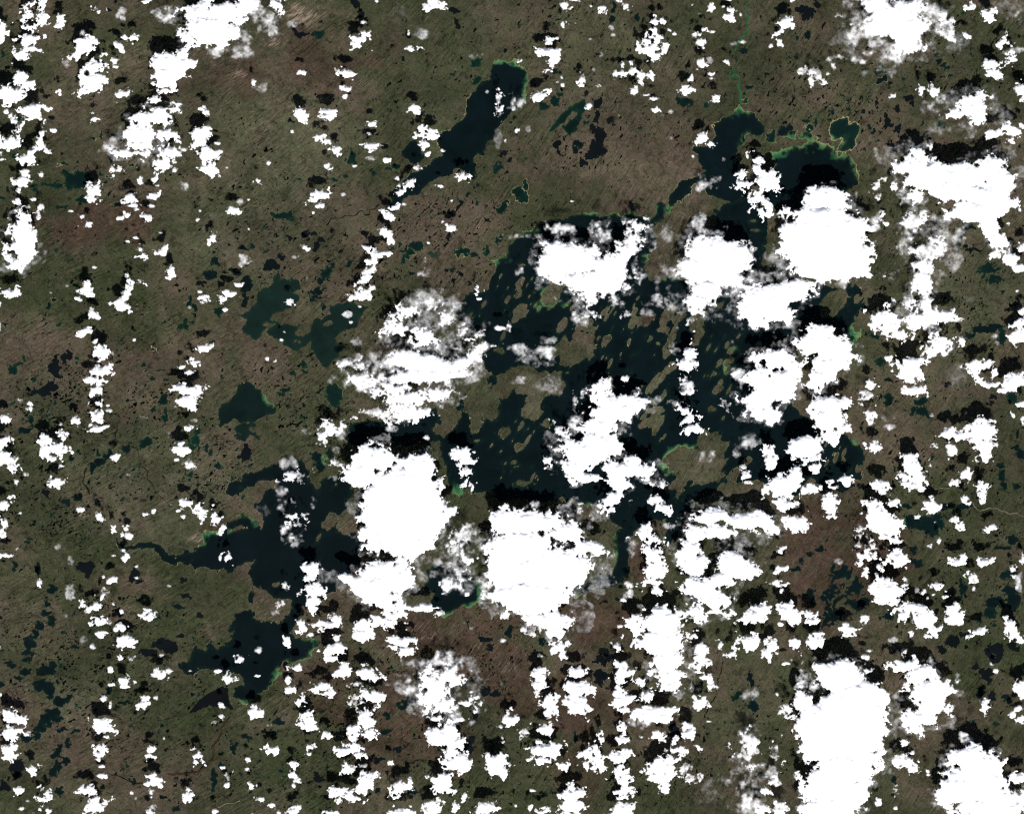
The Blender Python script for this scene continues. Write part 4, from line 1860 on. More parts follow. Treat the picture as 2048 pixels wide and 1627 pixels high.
# ---------------------------------------------------------------- land
#   x, y, rx, ry, kind, weight   (g green, b brown, r reddish, o pale olive, d dark peat, p bare pale ground)
TONES = [
 (70,40,90,60,'b',.8),(250,60,120,60,'g',.6),(350,220,160,90,'g',.4),(150,260,110,90,'b',.4),(250,20,90,40,'b',.8),(480,140,70,40,'r',.8),(620,120,90,60,'r',.7),
 (540,300,150,130,'o',.8),(700,90,70,60,'g',.7),(830,180,90,80,'g',.4),(880,210,70,90,'o',.4),(760,100,60,40,'b',.5),(300,330,150,60,'b',.5),(100,300,90,60,'g',.4),
 (180,445,120,34,'r',1.),(210,450,60,30,'r',1.),(110,480,60,40,'r',.4),(420,470,90,60,'o',.6),(60,560,110,60,'g',.9),(250,600,120,60,'g',.8),(340,610,100,50,'g',.6),(90,690,150,70,'b',.95),(330,760,140,60,'b',.8),(430,670,70,50,'b',.6),(230,780,120,60,'b',.6),
 (560,440,70,40,'o',.6),(700,440,110,50,'b',.5),(880,430,110,80,'b',.9),(880,520,110,50,'b',.6),(640,540,80,50,'b',.7),(560,730,90,60,'b',.9),(620,780,60,50,'g',.4),(690,500,60,40,'b',.5),
 (1060,90,110,90,'g',.4),(1230,140,110,90,'o',.35),(1300,80,90,70,'g',.4),(1280,290,140,70,'b',.5),(1130,330,130,60,'b',.8),(1300,350,120,50,'b',.9),(1080,340,60,40,'b',.6),(1200,60,60,60,'g',.4),
 (1560,60,60,60,'b',.5),(1650,210,140,70,'b',.9),(1740,250,80,80,'b',.8),(1560,150,70,50,'g',.5),(1720,30,60,40,'g',.5),(1850,120,90,70,'g',.4),(1600,130,80,60,'b',.4),
 (1900,560,120,100,'o',.7),(1980,600,80,90,'g',.4),(1950,1000,120,140,'g',.45),(1900,860,100,100,'o',.35),(1750,1000,90,80,'g',.3),(1680,1090,120,90,'r',1.2),(1640,1180,90,60,'r',1.),(1760,900,70,60,'b',.3),
 (1180,1240,70,70,'r',1.1),(1290,1110,30,60,'r',.9),(980,1240,130,50,'r',1.1),(900,1290,130,80,'r',1.0),(1010,1330,60,60,'r',1.0),(830,1480,110,60,'r',1.),(1060,1370,60,50,'r',.8),(1150,1450,50,40,'r',.8),(1230,1400,40,50,'r',.7),(760,1390,80,60,'r',.8),(690,1370,60,60,'r',.7),
 (1220,1290,40,40,'g',.5),(1160,1530,60,70,'r',.6),(1350,1560,80,60,'g',.5),(1320,1450,40,60,'r',.5),
 (100,900,100,60,'g',.3),(180,1010,110,50,'b',.5),(250,960,110,60,'o',.6),(330,950,120,70,'o',.6),(440,900,70,40,'b',.6),(330,1070,90,40,'o',.6),(120,1130,110,60,'g',.8),(300,1180,150,60,'g',.7),(440,1190,90,60,'g',.8),(450,1060,40,20,'r',.8),
 (60,1280,60,40,'b',.5),(290,1255,100,40,'g',1.1),(430,1330,100,60,'g',.9),(400,1420,130,60,'g',.7),(120,1400,60,40,'o',.5),(230,1480,60,60,'b',.6),(330,1530,110,50,'b',.4),(130,1540,30,40,'b',.7),(60,1580,80,40,'g',.7),
 (620,1500,110,90,'g',1.0),(590,1570,100,60,'g',.9),(1480,1420,130,100,'g',.55),(1400,1390,80,60,'o',.4),(1950,1320,90,70,'g',.9),(1930,1400,60,60,'b',.4),(2000,1480,70,40,'g',.5),(1060,1590,60,40,'g',.8),(950,1560,80,60,'g',.7),
 (1385,930,60,60,'o',.5),(1210,1130,30,50,'o',.8),(1570,420,40,40,'b',.4),(1370,470,60,60,'b',.4),
 (1180,620,190,60,'o',.8),(1330,700,160,100,'o',.8),(1050,800,110,110,'o',.7),(1150,690,60,50,'g',.35),(1299,638,17,13,'r',1.2),(1455,650,40,40,'g',.4),
 (600,25,34,24,'p',1.),(620,35,26,26,'p',.9),(550,88,36,14,'p',.9),(470,150,32,18,'p',.8),(530,70,30,26,'p',.5),(480,135,40,14,'p',.5),(590,5,60,14,'p',.4),(560,130,40,16,'p',.35),
 (210,415,50,14,'p',.35),(860,1262,60,22,'p',.6),(930,1260,60,24,'p',.5),(970,1300,34,40,'p',.55),(1010,1325,36,26,'p',.6),(1050,1290,30,30,'p',.4),(900,1245,40,14,'p',.4),(800,1350,40,30,'p',.3),
 (958,455,8,14,'p',.7),(975,440,14,8,'p',.6),(390,1075,20,16,'p',.8),(150,975,20,16,'p',.5),(165,1030,16,6,'p',.9),(285,625,20,12,'p',.6),(320,755,60,30,'p',.4),(1040,285,10,10,'p',.3),(940,1290,12,12,'p',.4),
 (120,30,60,40,'p',.35),(290,25,60,20,'p',.35),(1640,200,90,40,'p',.16),(1290,240,60,30,'p',.2),(640,560,60,30,'p',.3),(880,530,60,30,'p',.25),(880,430,80,40,'p',.15),(60,690,120,60,'p',.14),(1210,1140,26,40,'p',.3),(1330,915,18,30,'p',.5),
]
C_G = alb(60, 64, 45); C_B = alb(91, 80, 68); C_R = alb(77, 62, 53); C_O = alb(91, 88, 71); C_D = alb(45, 42, 35); C_BASE = alb(79, 75, 60)

def build_land():
    def axis(n, step):
        inner = np.arange(-80, n + 80 + step, step)
        lo = np.array([-13000, -8000, -5000, -3000, -1800, -1000, -500, -250, -140.0])
        return np.concatenate([lo, inner, n - lo[::-1]])
    xs = axis(W, 6.0); ys = axis(H, 6.0)
    X, Y = np.meshgrid(xs, ys)
    col = np.zeros(X.shape + (3,)) + C_BASE
    n1 = fbm(X * 0.8 + Y * 0.5, (Y * 0.8 - X * 0.5) * 1.6, 220, 5, 11)
    n2 = fbm(X * 0.8 + Y * 0.5, (Y * 0.8 - X * 0.5) * 1.8, 130, 5, 31)
    def blend(c, w):
        nonlocal col
        w = np.clip(w, 0, 1)[..., None]
        col = col * (1 - w) + c * w
    blend(C_G, np.clip(n1 * 2.2 + 0.05, 0, 0.6))
    blend(C_B, np.clip(-n1 * 2.2 + 0.05, 0, 0.7))
    pale = np.zeros(X.shape)
    wob = fbm(X, Y, 70, 5, 77, 0.62)
    acc = {k: np.zeros(X.shape) for k in 'gbrod'}
    for (x, y, rx, ry, k, w) in TONES:
        q = ((X - x) / rx) ** 2 + ((Y - y) / ry) ** 2
        g = min(w, 0.9) * np.clip(1.25 - q * 0.75 + wob * 2.4, 0, 1)
        if k == 'p':
            pale = np.maximum(pale, 1.0 * w * np.clip(1.2 - q * 0.8 + wob * 0.8, 0, 1))
        else:
            acc[k] = np.maximum(acc[k], g)
    for k, c in (('o', C_O), ('b', C_B), ('g', C_G), ('r', C_R), ('d', C_D)):
        blend(c, acc[k])
    col *= (1.0 + 0.35 * n2)[..., None]
    bx, by = to_xy(X, Y)
    Z = np.minimum(-0.06 + 0.1 * fbm(X, Y, 160, 3, 5), -0.01)
    co = np.stack([bx, by, Z], -1).reshape(-1, 3)
    ny, nx = X.shape
    idx = np.arange(ny * nx).reshape(ny, nx)
    q = np.stack([idx[:-1, :-1], idx[1:, :-1], idx[1:, 1:], idx[:-1, 1:]], -1).reshape(-1, 4)
    me = fast_mesh('ground', co, [q])
    attr_c(me, 'land', col.reshape(-1, 3))
    attr_f(me, 'pale', pale.ravel())
    fv = flow_v(X, Y)
    attr_v(me, 'flow', np.stack([X * 1.25, fv, np.zeros_like(fv)], -1).reshape(-1, 3))
    link('ground', me, LAND, kind='structure', label='brown and green tundra plain streaked by old ice flow')
build_land()

# ---------------------------------------------------------------- water
W_DEEP = alb(10, 23, 26); W_GREY = alb(16, 21, 24); W_GREEN = alb(13, 40, 33); W_SILT = alb(21, 38, 34)
W_SHOAL = alb(50, 106, 72); W_LIME = alb(116, 140, 86)
coast = fbm(GX, GY, 26, 5, 101, 0.62)
coast_f = fbm(0.57 * GX - 0.82 * GY, (0.82 * GX + 0.57 * GY) * 2.4, 34, 5, 131, 0.62)
_ir = np.random.RandomState(21)                     # small drumlin islets of the big lake
for (ax, ay, bx_, by_, num) in ((990, 545, 1080, 640, 16), (1060, 690, 1110, 720, 3), (1190, 590, 1300, 720, 26), (1000, 830, 1085, 970, 22), (1300, 640, 1420, 720, 8), (1190, 730, 1300, 760, 6), (1400, 600, 1470, 760, 10), (1230, 830, 1330, 880, 10), (900, 600, 975, 650, 10), (880, 900, 960, 960, 6), (1640, 880, 1715, 960, 12)):
    for _ in range(num):
        rr_ = 1.3 + 2.6 * _ir.rand() ** 2
        ISLANDS.append(([[ax + (bx_ - ax) * _ir.rand(), ay + (by_ - ay) * _ir.rand(), rr_ * 0.8, rr_ * (1.4 + _ir.rand())]], {}))
fine_c = fbm(GX, GY, 9, 3, 191, 0.7)
WPX = fbm(GX, GY, 44, 5, 151, 0.6); WPY = fbm(GX + 900, GY - 500, 44, 5, 171, 0.6)
isl = np.full(GX.shape, -1e3)
for pts, fl in ISLANDS:
    rr = max(max(p[2], p[3]) for p in pts) + 8
    x0 = min(p[0] for p in pts) - rr; x1 = max(p[0] for p in pts) + rr
    y0 = min(p[1] for p in pts) - rr; y1 = max(p[1] for p in pts) + rr
    i0, i1, j0, j1 = window(x0, y0, x1, y1)
    X = GX[i0:i1, j0:j1]; Y = GY[i0:i1, j0:j1]
    # islands are drawn out along the ice-flow direction: lean them to the right going north
    f = None
    for p in pts:
        Xs = X + (Y - p[1]) * 0.45
        g = blob_field(Xs, Y, [p])
        f = g if f is None else np.maximum(f, g)
    r = min(min(p[2], p[3]) for p in pts)
    f = f + (coast * 0.45 + coast_f * 1.0)[i0:i1, j0:j1] * min(18.0, 2.6 * r ** 0.75) + fine_c[i0:i1, j0:j1] * min(7.0, 1.0 * r)
    isl[i0:i1, j0:j1] = np.maximum(isl[i0:i1, j0:j1], f)
shoal = np.zeros(GX.shape)
for pts, v in SHOALS:
    p = pts[0]
    i0, i1, j0, j1 = window(p[0] - 2.2 * p[2], p[1] - 2.2 * p[3], p[0] + 2.2 * p[2], p[1] + 2.2 * p[3])
    q = ((GX[i0:i1, j0:j1] - p[0]) / p[2]) ** 2 + ((GY[i0:i1, j0:j1] - p[1]) / p[3]) ** 2
    shoal[i0:i1, j0:j1] = np.maximum(shoal[i0:i1, j0:j1], v * np.clip(1.5 - q * 0.7, 0, 1))
shoal *= np.clip(1.05 + coast * 1.6 + coast_f * 0.8, 0.2, 1.5)
water_mask = np.zeros(GX.shape, bool)
lake_records = []

def build_lake(n, kind, pts, fl):
    rr = (max(max(p[2:]) for p in pts) if kind == 'blob' else 0) + 14
    x0 = min(p[0] for p in pts) - rr; x1 = max(p[0] for p in pts) + rr
    y0 = min(p[1] for p in pts) - rr; y1 = max(p[1] for p in pts) + rr
    i0, i1, j0, j1 = window(x0, y0, x1, y1)
    ext = max(x1 - x0, y1 - y0)
    st = 0.8 if ext < 130 else (1.25 if ext < 420 else 2.0)
    lx = np.arange(LX[j0], LX[j1 - 1] + 0.01, st); ly = np.arange(LY[i0], LY[i1 - 1] + 0.01, st)
    X, Y = np.meshgrid(lx, ly)
    gi = np.clip(np.rint((Y + M0) / G).astype(int), 0, NY - 1); gj = np.clip(np.rint((X + M0) / G).astype(int), 0, NX - 1)
    def near(A):                                  # bilinear from the common lattice
        u = np.clip((X + M0) / G, 0, NX - 1.001); v = np.clip((Y + M0) / G, 0, NY - 1.001)
        a = u.astype(int); c = v.astype(int); u = u - a; v = v - c
        return A[c, a] * (1 - u) * (1 - v) + A[c, a + 1] * u * (1 - v) + A[c + 1, a] * (1 - u) * v + A[c + 1, a + 1] * u * v
    th = float(flow_angle((x0 + x1) / 2))
    U = X * math.cos(th) - Y * math.sin(th); V = X * math.sin(th) + Y * math.cos(th)
    if kind == 'blob':
        r = min(min(p[2:]) for p in pts)
        wl = min(30.0, max(7.0, 2.4 * r))
        wa = min(20.0, 1.5 * r + 1.5) * fl.get('n', 1.0)
        wx = fbm(X, Y, wl, 4, 700 + n, 0.6); wy = fbm(X, Y, wl, 4, 800 + n, 0.6)
        s = blob_field(X + wx * wa, Y + wy * wa, pts, 1.0)
        amp = min(12.0, 1.2 * r) * fl.get('n', 1.0)
    else:
        wl = 26.0
        wa = 11.0 if ext > 300 else 6.0
        wx = fbm(X, Y, wl, 5, 700 + n, 0.62); wy = fbm(X, Y, wl, 5, 800 + n, 0.62)
        s = poly_field(X + wx * wa, Y + wy * wa, pts)
        amp = (9.0 if ext > 300 else 6.0) * fl.get('n', 1.0)
    cn = 0.6 * fbm(U * 0.6, V * 1.5, max(8.0, wl * 0.7), 4, 900 + n, 0.62) + 0.5 * fbm(X, Y, 6.0, 3, 950 + n, 0.75)
    f = s + cn * amp + 0.1
    f = np.minimum(f, -near(isl))
    f[0, :] = f[-1, :] = -1; f[:, 0] = f[:, -1] = -1
    if not (f > 0).any():
        return
    f[np.abs(f) < 1e-6] = -1e-6
    ux, uy, n0, polys = contour(f)
    water_mask[gi[f > -3.0], gj[f > -3.0]] = True
    px = lx[0] + ux * st; py = ly[0] + uy * st
    ii = np.clip(np.rint(uy).astype(int), 0, f.shape[0] - 1); jj = np.clip(np.rint(ux).astype(int), 0, f.shape[1] - 1)
    dep = np.where(np.arange(len(ux)) < n0, f[ii, jj], 0.0)
    sh = near(shoal)[ii, jj]
    base = W_DEEP.copy()
    for key, c in (('h', W_SILT), ('g', W_GREEN), ('d', W_GREY)):
        w = fl.get(key, 0.0)
        if key == 'g':
            w *= 0.9
        base = base * (1 - min(1, w)) + c * min(1, w)
    if fl.get('h', 0) > 1:
        base = alb(38, 52, 40)
    col = np.zeros((len(ux), 3)) + base
    band = 1.0 + 2.9 * sh * sh
    k = np.clip(np.exp(-dep / np.maximum(band, 1.0)) * np.minimum(sh, 1.3), 0, 1)
    k = np.clip((k - 0.12) * 1.35, 0, 1)
    col = col * (1 - k[:, None]) + W_SHOAL * k[:, None]
    k2 = np.clip(np.exp(-dep / 2.2) * sh * 0.75, 0, 0.9)
    col = col * (1 - k2[:, None]) + W_LIME * k2[:, None]
    k3 = np.exp(-dep / 2.2) * (0.16 + 0.3 * fl.get('g', 0.0)) * (1 if fl.get('d', 0) < .5 else 0)
    col = col * (1 - k3[:, None]) + alb(42, 84, 54) * k3[:, None]
    bx, by = to_xy(px, py)
    z = 0.05 + 0.0012 * n
    me = fast_mesh('lake', np.stack([bx, by, np.full(len(bx), z)], 1), [p[:, ::-1] if False else p for p in polys.values()])
    attr_c(me, 'water', col)
    area = float((f > 0).sum()) * st * st
    o = link('lake' if area > 5000 else 'pond', me, WATER, kind='structure')
    lake_records.append((o, area, float(px.mean()), float(py.mean())))
    if fl.get('w', 0) > 0:
        w = 0.75 * fl['w']
        pn = fbm(X, Y, 55, 3, 300 + n) * 2.6 + (0.35 if fl['w'] >= 1.3 else -0.35)   # beaches come and go
        g = f + w * np.clip(0.75 + pn + 0.8 * cn, 0.0, 1.5)
        g = np.where(g > f + 0.05, g, -1.0)
        g = np.where(f > 1.0 + 1.5 * st, -1.0, g)            # only a band along the water's edge
        g[0, :] = g[-1, :] = -1; g[:, 0] = g[:, -1] = -1
        g[np.abs(g) < 1e-6] = -1e-6
        if (g > 0).any():
            ux, uy, n0, polys = contour(g)
            bx, by = to_xy(lx[0] + ux * st, ly[0] + uy * st)
            me = fast_mesh('shore', np.stack([bx, by, np.full(len(bx), 0.012)], 1), list(polys.values()))
            link('shore', me, SHORE, parent=o)

for n, (kind, pts, fl) in enumerate(LAKES):
    build_lake(n, kind, pts, fl)

# rivers and tracks
RIV = {'g': mat_plain('river_weed', alb(44, 92, 60), 0.45, 0.12), 'd': mat_plain('river_peat', alb(24, 22, 20), 0.3, 0.2),
       'b': mat_plain('river_bank', alb(62, 46, 34), 0.35, 0.15), 'p': mat_plain('esker_track', alb(132, 124, 100), 0.3, 0.3)}
rng = random.Random(5)
for n, (pts, wd, kind) in enumerate(RIVERS):
    wd = wd * (0.75 if kind == 'd' else 1.0)
    P = np.array([p[:2] for p in pts])
    seg = np.sqrt(((P[1:] - P[:-1]) ** 2).sum(1)); cum = np.concatenate([[0], np.cumsum(seg)])
    m = max(4, int(cum[-1] / 1.6))
    t = np.linspace(0, cum[-1], m)
    x = np.interp(t, cum, P[:, 0]); y = np.interp(t, cum, P[:, 1])
    wob = fbm(t, t * 0 + 7.0 * n, 14, 3, 500 + n); wob2 = fbm(t, t * 0 + 3.0 * n, 9, 3, 600 + n)
    dx = np.gradient(x); dy = np.gradient(y); L = np.hypot(dx, dy) + 1e-9
    nx_, ny_ = -dy / L, dx / L
    x = x + nx_ * wob * 5.0; y = y + ny_ * wob * 5.0
    hw = wd * 0.5 * np.clip(0.9 + 1.2 * wob2, 0.25, 2.0)
    bx1, by1 = to_xy(x + nx_ * hw, y + ny_ * hw); bx2, by2 = to_xy(x - nx_ * hw, y - ny_ * hw)
    z = 0.56 + 0.004 * n
    co = np.concatenate([np.stack([bx1, by1, np.full(m, z)], 1), np.stack([bx2, by2, np.full(m, z)], 1)])
    i = np.arange(m - 1)
    me = fast_mesh('river', co, [np.stack([i, i + m, i + m + 1, i + 1], 1)])
    link('track' if kind == 'p' else ('river_bank' if kind == 'b' else 'river'), me, RIV[kind], kind='structure')

# small tundra ponds nobody could count, strung out along the ice flow
def scatter_ponds():
    r = np.random.RandomState(9)
    zones = [(1150,150,260,170,110),(1500,230,150,120,50),(1950,180,110,170,60),(1950,560,110,180,80),(1960,1100,100,180,90),(780,180,160,150,50),(420,380,180,140,60),(170,620,190,150,70),(1720,1060,110,90,30),(640,1300,90,90,40),(1000,360,160,100,50),(250,170,260,200,60),(60,420,120,160,30),(250,700,200,160,60),(110,790,90,60,110),(330,800,70,40,50),(560,470,150,120,60),(650,560,120,90,70),(700,700,120,80,50),(560,760,80,60,30),
             (900,480,150,90,90),(1200,180,250,180,60),(1640,170,130,120,70),(1720,240,80,60,40),(1900,120,120,100,50),(120,920,160,140,160),(80,1050,120,120,120),(330,900,160,90,80),(100,1330,170,150,220),
             (250,1300,180,100,130),(380,1480,160,120,110),(700,1450,160,120,110),(850,1400,160,120,110),(600,1560,140,60,80),(1000,1280,90,90,70),(1900,1300,150,150,70),(1880,900,160,250,110),(1500,1450,150,120,60),(960,1550,150,70,70),
             (430,930,70,90,60),(620,830,80,60,60),(1800,440,120,120,50),(1950,640,80,80,30),(1350,1560,120,60,50)]
    co, tris = [], []
    nv = 0
    for (cx, cy, rx, ry, num) in zones:
        num = int(num * 3.4)
        k = 0; tries = 0
        while k < num and tries < num * 6:
            tries += 1
            a = r.rand() * 2 * math.pi; q = r.rand() ** 0.6
            x = cx + rx * q * math.cos(a) * 1.1; y = cy + ry * q * math.sin(a) * 1.1
            j = int((x + M0) / G); i = int((y + M0) / G)
            if not (0 <= i < NY and 0 <= j < NX) or water_mask[i, j]:
                continue
            # ponds gather where the ground is low
            if coast_f[i, j] * 1.2 + coast[i, j] < 0.05 and r.rand() < 0.75:
                continue
            k += 1
            size = 0.8 + 0.95 * r.exponential(0.75)
            size = min(size, 4.2)
            asp = 1.0 + r.rand() * 1.6
            th = float(flow_angle(x)) + r.normal() * 0.35
            nn = 9
            ph = r.rand() * 6.28
            ang = (np.arange(nn) + 0.6 * (r.rand(nn) - 0.5)) / nn * 2 * math.pi
            rad = size * (1 + 0.38 * np.sin(2 * ang + ph) + 0.3 * np.sin(3 * ang + 2 * ph) + 0.7 * (r.rand(nn) - 0.5))
            lx = rad * np.cos(ang) * math.sqrt(asp); ly = rad * np.sin(ang) / math.sqrt(asp)
            wx = lx * math.cos(th) - ly * math.sin(th); wy = lx * math.sin(th) + ly * math.cos(th)
            bx, by = to_xy(x, y)
            co.append(np.stack([bx + wx, by + wy, np.full(nn, 0.03)], 1))
            tris.append(np.arange(nv, nv + nn)[None, :])
            nv += nn
    co = np.concatenate(co)
    me = fast_mesh('tundra_ponds', co, tris)
    c = np.zeros((len(co), 3))
    pid = np.arange(len(co)) // 9
    t = hash2(pid, pid * 0 + 3, 4)
    c[:] = alb(12, 12, 11)
    g = t > 0.72
    c[g] = alb(18, 44, 36)
    attr_c(me, 'water', c)
    link('pond_scatter', me, WATER, kind='stuff', label='countless tiny dark ponds strewn over the tundra')
scatter_ponds()

# ---------------------------------------------------------------- clouds
NZ_A = fbm(GX, GY, 34, 6, 201, 0.66)
NZ_B = fbm(GX, GY, 14, 5, 241, 0.72)
NZ_C = fbm(GX, GY, 7.5, 3, 281, 0.80)
NZ_H = fbm(GX, GY, 22, 4, 321, 0.6)
NZ_L = fbm(0.8 * GX - 0.5 * GY, (0.5 * GX + 0.8 * GY) * 1.4, 95, 3, 361, 0.55)

def cloud_field(pts, fl):
    t = fl.get('t', 1.0); n = fl.get('n', 1.0)
    rmean = float(np.mean([math.sqrt(p[2] * p[3]) for p in pts]))
    rr = max(max(p[2], p[3]) for p in pts) + 14 + (1.1 * rmean if t < 0.7 else 0.0)
    x0 = min(p[0] for p in pts) - rr; x1 = max(p[0] for p in pts) + rr
    y0 = min(p[1] for p in pts) - rr; y1 = max(p[1] for p in pts) + rr
    i0, i1, j0, j1 = window(x0, y0, x1, y1)
    if i1 - i0 < 4 or j1 - j0 < 4:
        return None
    X = GX[i0:i1, j0:j1]; Y = GY[i0:i1, j0:j1]
    wa = min(13.0, 0.6 * rmean)
    s = blob_field(X + WPX[i0:i1, j0:j1] * wa, Y + WPY[i0:i1, j0:j1] * wa, pts, max(1.5, 0.18 * rmean))
    a = NZ_A[i0:i1, j0:j1]; b = NZ_B[i0:i1, j0:j1]; c = NZ_C[i0:i1, j0:j1]
    k1 = min(16.0, 0.55 * rmean); k2 = min(15.0, 1.0 * rmean); k3 = min(11.0, 1.05 * rmean)
    edge = n * (a * k1 + b * k2 + c * k3 * 0.85 + (np.abs(b) - 0.24) * k2 * 0.8)
    if t < 0.7:       # thin veil: fibrous and soft
        edge = min(n, 1.6) * (a * k1 * 1.6 + b * k2 * 0.7 + c * k3 * 0.25) + 0.2 * rmean + NZ_L[i0:i1, j0:j1] * max(0.0, rmean - 12.0) * 1.5
    s = s + 1.0 + fl.get('v', 0.0) * 4.0
    f = s + edge - (n - 1.0) * (0.15 if t > 0.7 else 0.0) * rmean
    if n > 1.25 and t > 0.7:      # torn cloud: gaps open well inside it
        f = np.minimum(f, (b * 0.9 + c * 0.7 + a * 0.5) * 16.0 + (2.1 - n) * 12.0 + s * 0.2)
    f[0, :] = f[-1, :] = -1; f[:, 0] = f[:, -1] = -1
    f[np.abs(f) < 1e-6] = -1e-6
    return f, s, (i0, i1, j0, j1), rmean

def components(mask):
    """4-connected labels by repeated sweeps"""
    lab = np.where(mask, np.arange(1, mask.size + 1).reshape(mask.shape), 0)
    while True:
        old = lab.copy()
        for ax, rev in ((0, 0), (0, 1), (1, 0), (1, 1)):
            L = lab if ax == 0 else lab.T
            L = L[::-1] if rev else L
            run = np.zeros(L.shape[1], L.dtype)
            for r in range(L.shape[0]):
                row = L[r]
                run = np.where(row > 0, np.maximum(run, row), 0)
                L[r] = run
        if (old == lab).all():
            return lab

def cloud_mesh(f, s, win, rmean, fl, base):
    i0, i1, j0, j1 = win
    t = fl.get('t', 1.0)
    st = 2 if (t < 0.7 and rmean > 9.0) else 1          # soft veils need no fine lattice
    if st > 1:
        f = f[::st, ::st].copy(); s = s[::st, ::st]
        f[0, :] = f[-1, :] = -1; f[:, 0] = f[:, -1] = -1
        if not (f > 0).any():
            return None
    def sub(A):
        return A[i0:i1, j0:j1][::st, ::st]
    ux, uy, n0, polys = contour(f)
    if not polys:
        return None
    ii = np.clip(np.rint(uy).astype(int), 0, f.shape[0] - 1); jj = np.clip(np.rint(ux).astype(int), 0, f.shape[1] - 1)
    inner = np.arange(len(ux)) < n0
    fv = np.where(inner, f[ii, jj], 0.0)
    sv = np.where(inner, np.maximum(s[ii, jj], 0) * 0.5 + fv * 0.5, 0.0)
    hz = sub(NZ_H)[ii, jj]; hb = sub(NZ_B)[ii, jj]
    thin = 0.25 if t < 0.7 else 1.0
    h = thin * (0.55 * sv / (1 + sv / 45.0) + np.minimum(sv, 8.0) * (0.22 * hz + 0.06 * hb))
    h = np.where(inner, np.maximum(h, 0.15), 0.0)
    soft = fl.get('v', 0.0) * 6.0 + 4.5 if t > 0.9 else (8.0 if t > 0.7 else max(5.0, min(24.0, 0.95 * rmean)))
    dens = np.clip(fv / soft, 0, 1)
    dens = dens * dens * (3 - 2 * dens)
    if t < 0.7:
        n = min(fl.get('n', 1.0), 2.0)
        hc = sub(NZ_C)[ii, jj]; ha = sub(NZ_A)[ii, jj]
        dens = dens * 0.62 * t ** 1.35 * np.clip(0.66 + n * (1.7 * hb + 0.9 * hc + 1.2 * ha), 0.0, 3.2)
    elif t < 0.9:
        dens = dens * (0.9 * t - 0.05) * np.clip(0.85 + 1.3 * hb + 0.7 * hz, 0.12, 1.4)
    dens = np.where(inner, np.clip(dens, 0.0, 1.0), 0.0)
    px = LX[j0] + ux * G * st; py = LY[i0] + uy * G * st
    bx, by = to_xy(px, py)
    z0 = base
    top = np.stack([bx, by, z0 + h], 1)
    bot = np.stack([bx[:n0], by[:n0], z0 - np.minimum(0.25 * h[:n0], 2.0) - 0.05], 1)
    co = np.concatenate([top, bot])
    nt = len(top)
    pl = []
    for p in polys.values():
        pl.append(p[:, ::-1] * 0 + p)
        q = np.where(p < n0, p + nt, p)
        pl.append(q[:, ::-1])
    d2 = np.concatenate([dens, dens[:n0]])
    return co, pl, d2, (float(px.mean()), float(py.mean()))

recs = []
HALO = []
for pts, fl in CLOUDS:
    r = cloud_field(pts, fl)
    if r is None:
        continue
    f, s, win, rmean = r
    i0, i1, j0, j1 = win
    vis = (f > 0) & (GX[i0:i1, j0:j1] > 0) & (GX[i0:i1, j0:j1] < W) & (GY[i0:i1, j0:j1] > 0) & (GY[i0:i1, j0:j1] < H)
    area = float(vis.sum()) * G * G
    if not (f > 0).any():
        continue
    cx = float(GX[i0:i1, j0:j1][f > 0].mean()); cy = float(GY[i0:i1, j0:j1][f > 0].mean())
    if area > 6000 and fl.get('t', 1.0) >= 0.9:
        HALO.append(len(recs))
    recs.append(dict(pts=pts, fl=fl, f=f, s=s, win=win, r=rmean, area=area, cx=cx, cy=cy, wisps=[], thin=fl.get('t', 1.0) < 0.9))

# a thin feathered skirt of vapour round each larger cloud
for q in HALO:
    b = recs[q]
    grow = 2.0 + 4.0 * ((q * 0.381966) % 1.0)
    pts = [[p[0] + 3.0 * math.sin(q), p[1] + 3.0 * math.cos(q), p[2] + grow, p[3] + grow] for p in b['pts']]
    r = cloud_field(pts, {'t': 0.21, 'n': 1.9})
    if r is None:
        continue
    f, s, win, rmean = r
    i0, i1, j0, j1 = win; a0, a1, c0, c1 = b['win']
    core = np.full(f.shape, -50.0)
    y0_, y1_, x0_, x1_ = max(i0, a0), min(i1, a1), max(j0, c0), min(j1, c1)
    core[y0_ - i0:y1_ - i0, x0_ - j0:x1_ - j0] = b['f'][y0_ - a0:y1_ - a0, x0_ - c0:x1_ - c0]
    f = np.where(core > 7.0, -0.5, f)
    if (f > 0).any():
        recs.append(dict(pts=pts, fl={'t': 0.21, 'n': 1.9}, f=f, s=np.minimum(s, 12.0), win=win, r=11.0, area=1.0, cx=b['cx'], cy=b['cy'], wisps=[], thin=True, of=b))

# torn, thin vapour that hangs on a larger cloud is part of that cloud
big = [r for r in recs if not r['thin'] and r['area'] > 2500]
for r in recs:
    r['host'] = None
    if 'of' in r:
        r['host'] = r['of']
        r['of']['wisps'].append(r)
    elif r['thin']:
        best = None
        for b in big:
            i0, i1, j0, j1 = b['win']
            j = int(round((r['cx'] + M0) / G)) - j0; i = int(round((r['cy'] + M0) / G)) - i0
            reach = 0.8 * r['r'] + 6
            jx = min(max(j, 0), b['s'].shape[1] - 1); ix = min(max(i, 0), b['s'].shape[0] - 1)
            d = b['s'][ix, jx] - math.hypot(j - jx, i - ix) * G
            if d > -reach and (best is None or d > best[0]):
                best = (d, b)
        if best:
            r['host'] = best[1]
            best[1]['wisps'].append(r)
solo = [r for r in recs if r['host'] is None and r['area'] > 0]
solo.sort(key=lambda r: -r['area'])
LIMIT = 300
keep, rest = solo[:LIMIT], solo[LIMIT:]

def base_of(r, k):
    return 23.0 + min(23.0, 0.58 * r['r']) + 0.9 * ((k * 0.618) % 1.0)

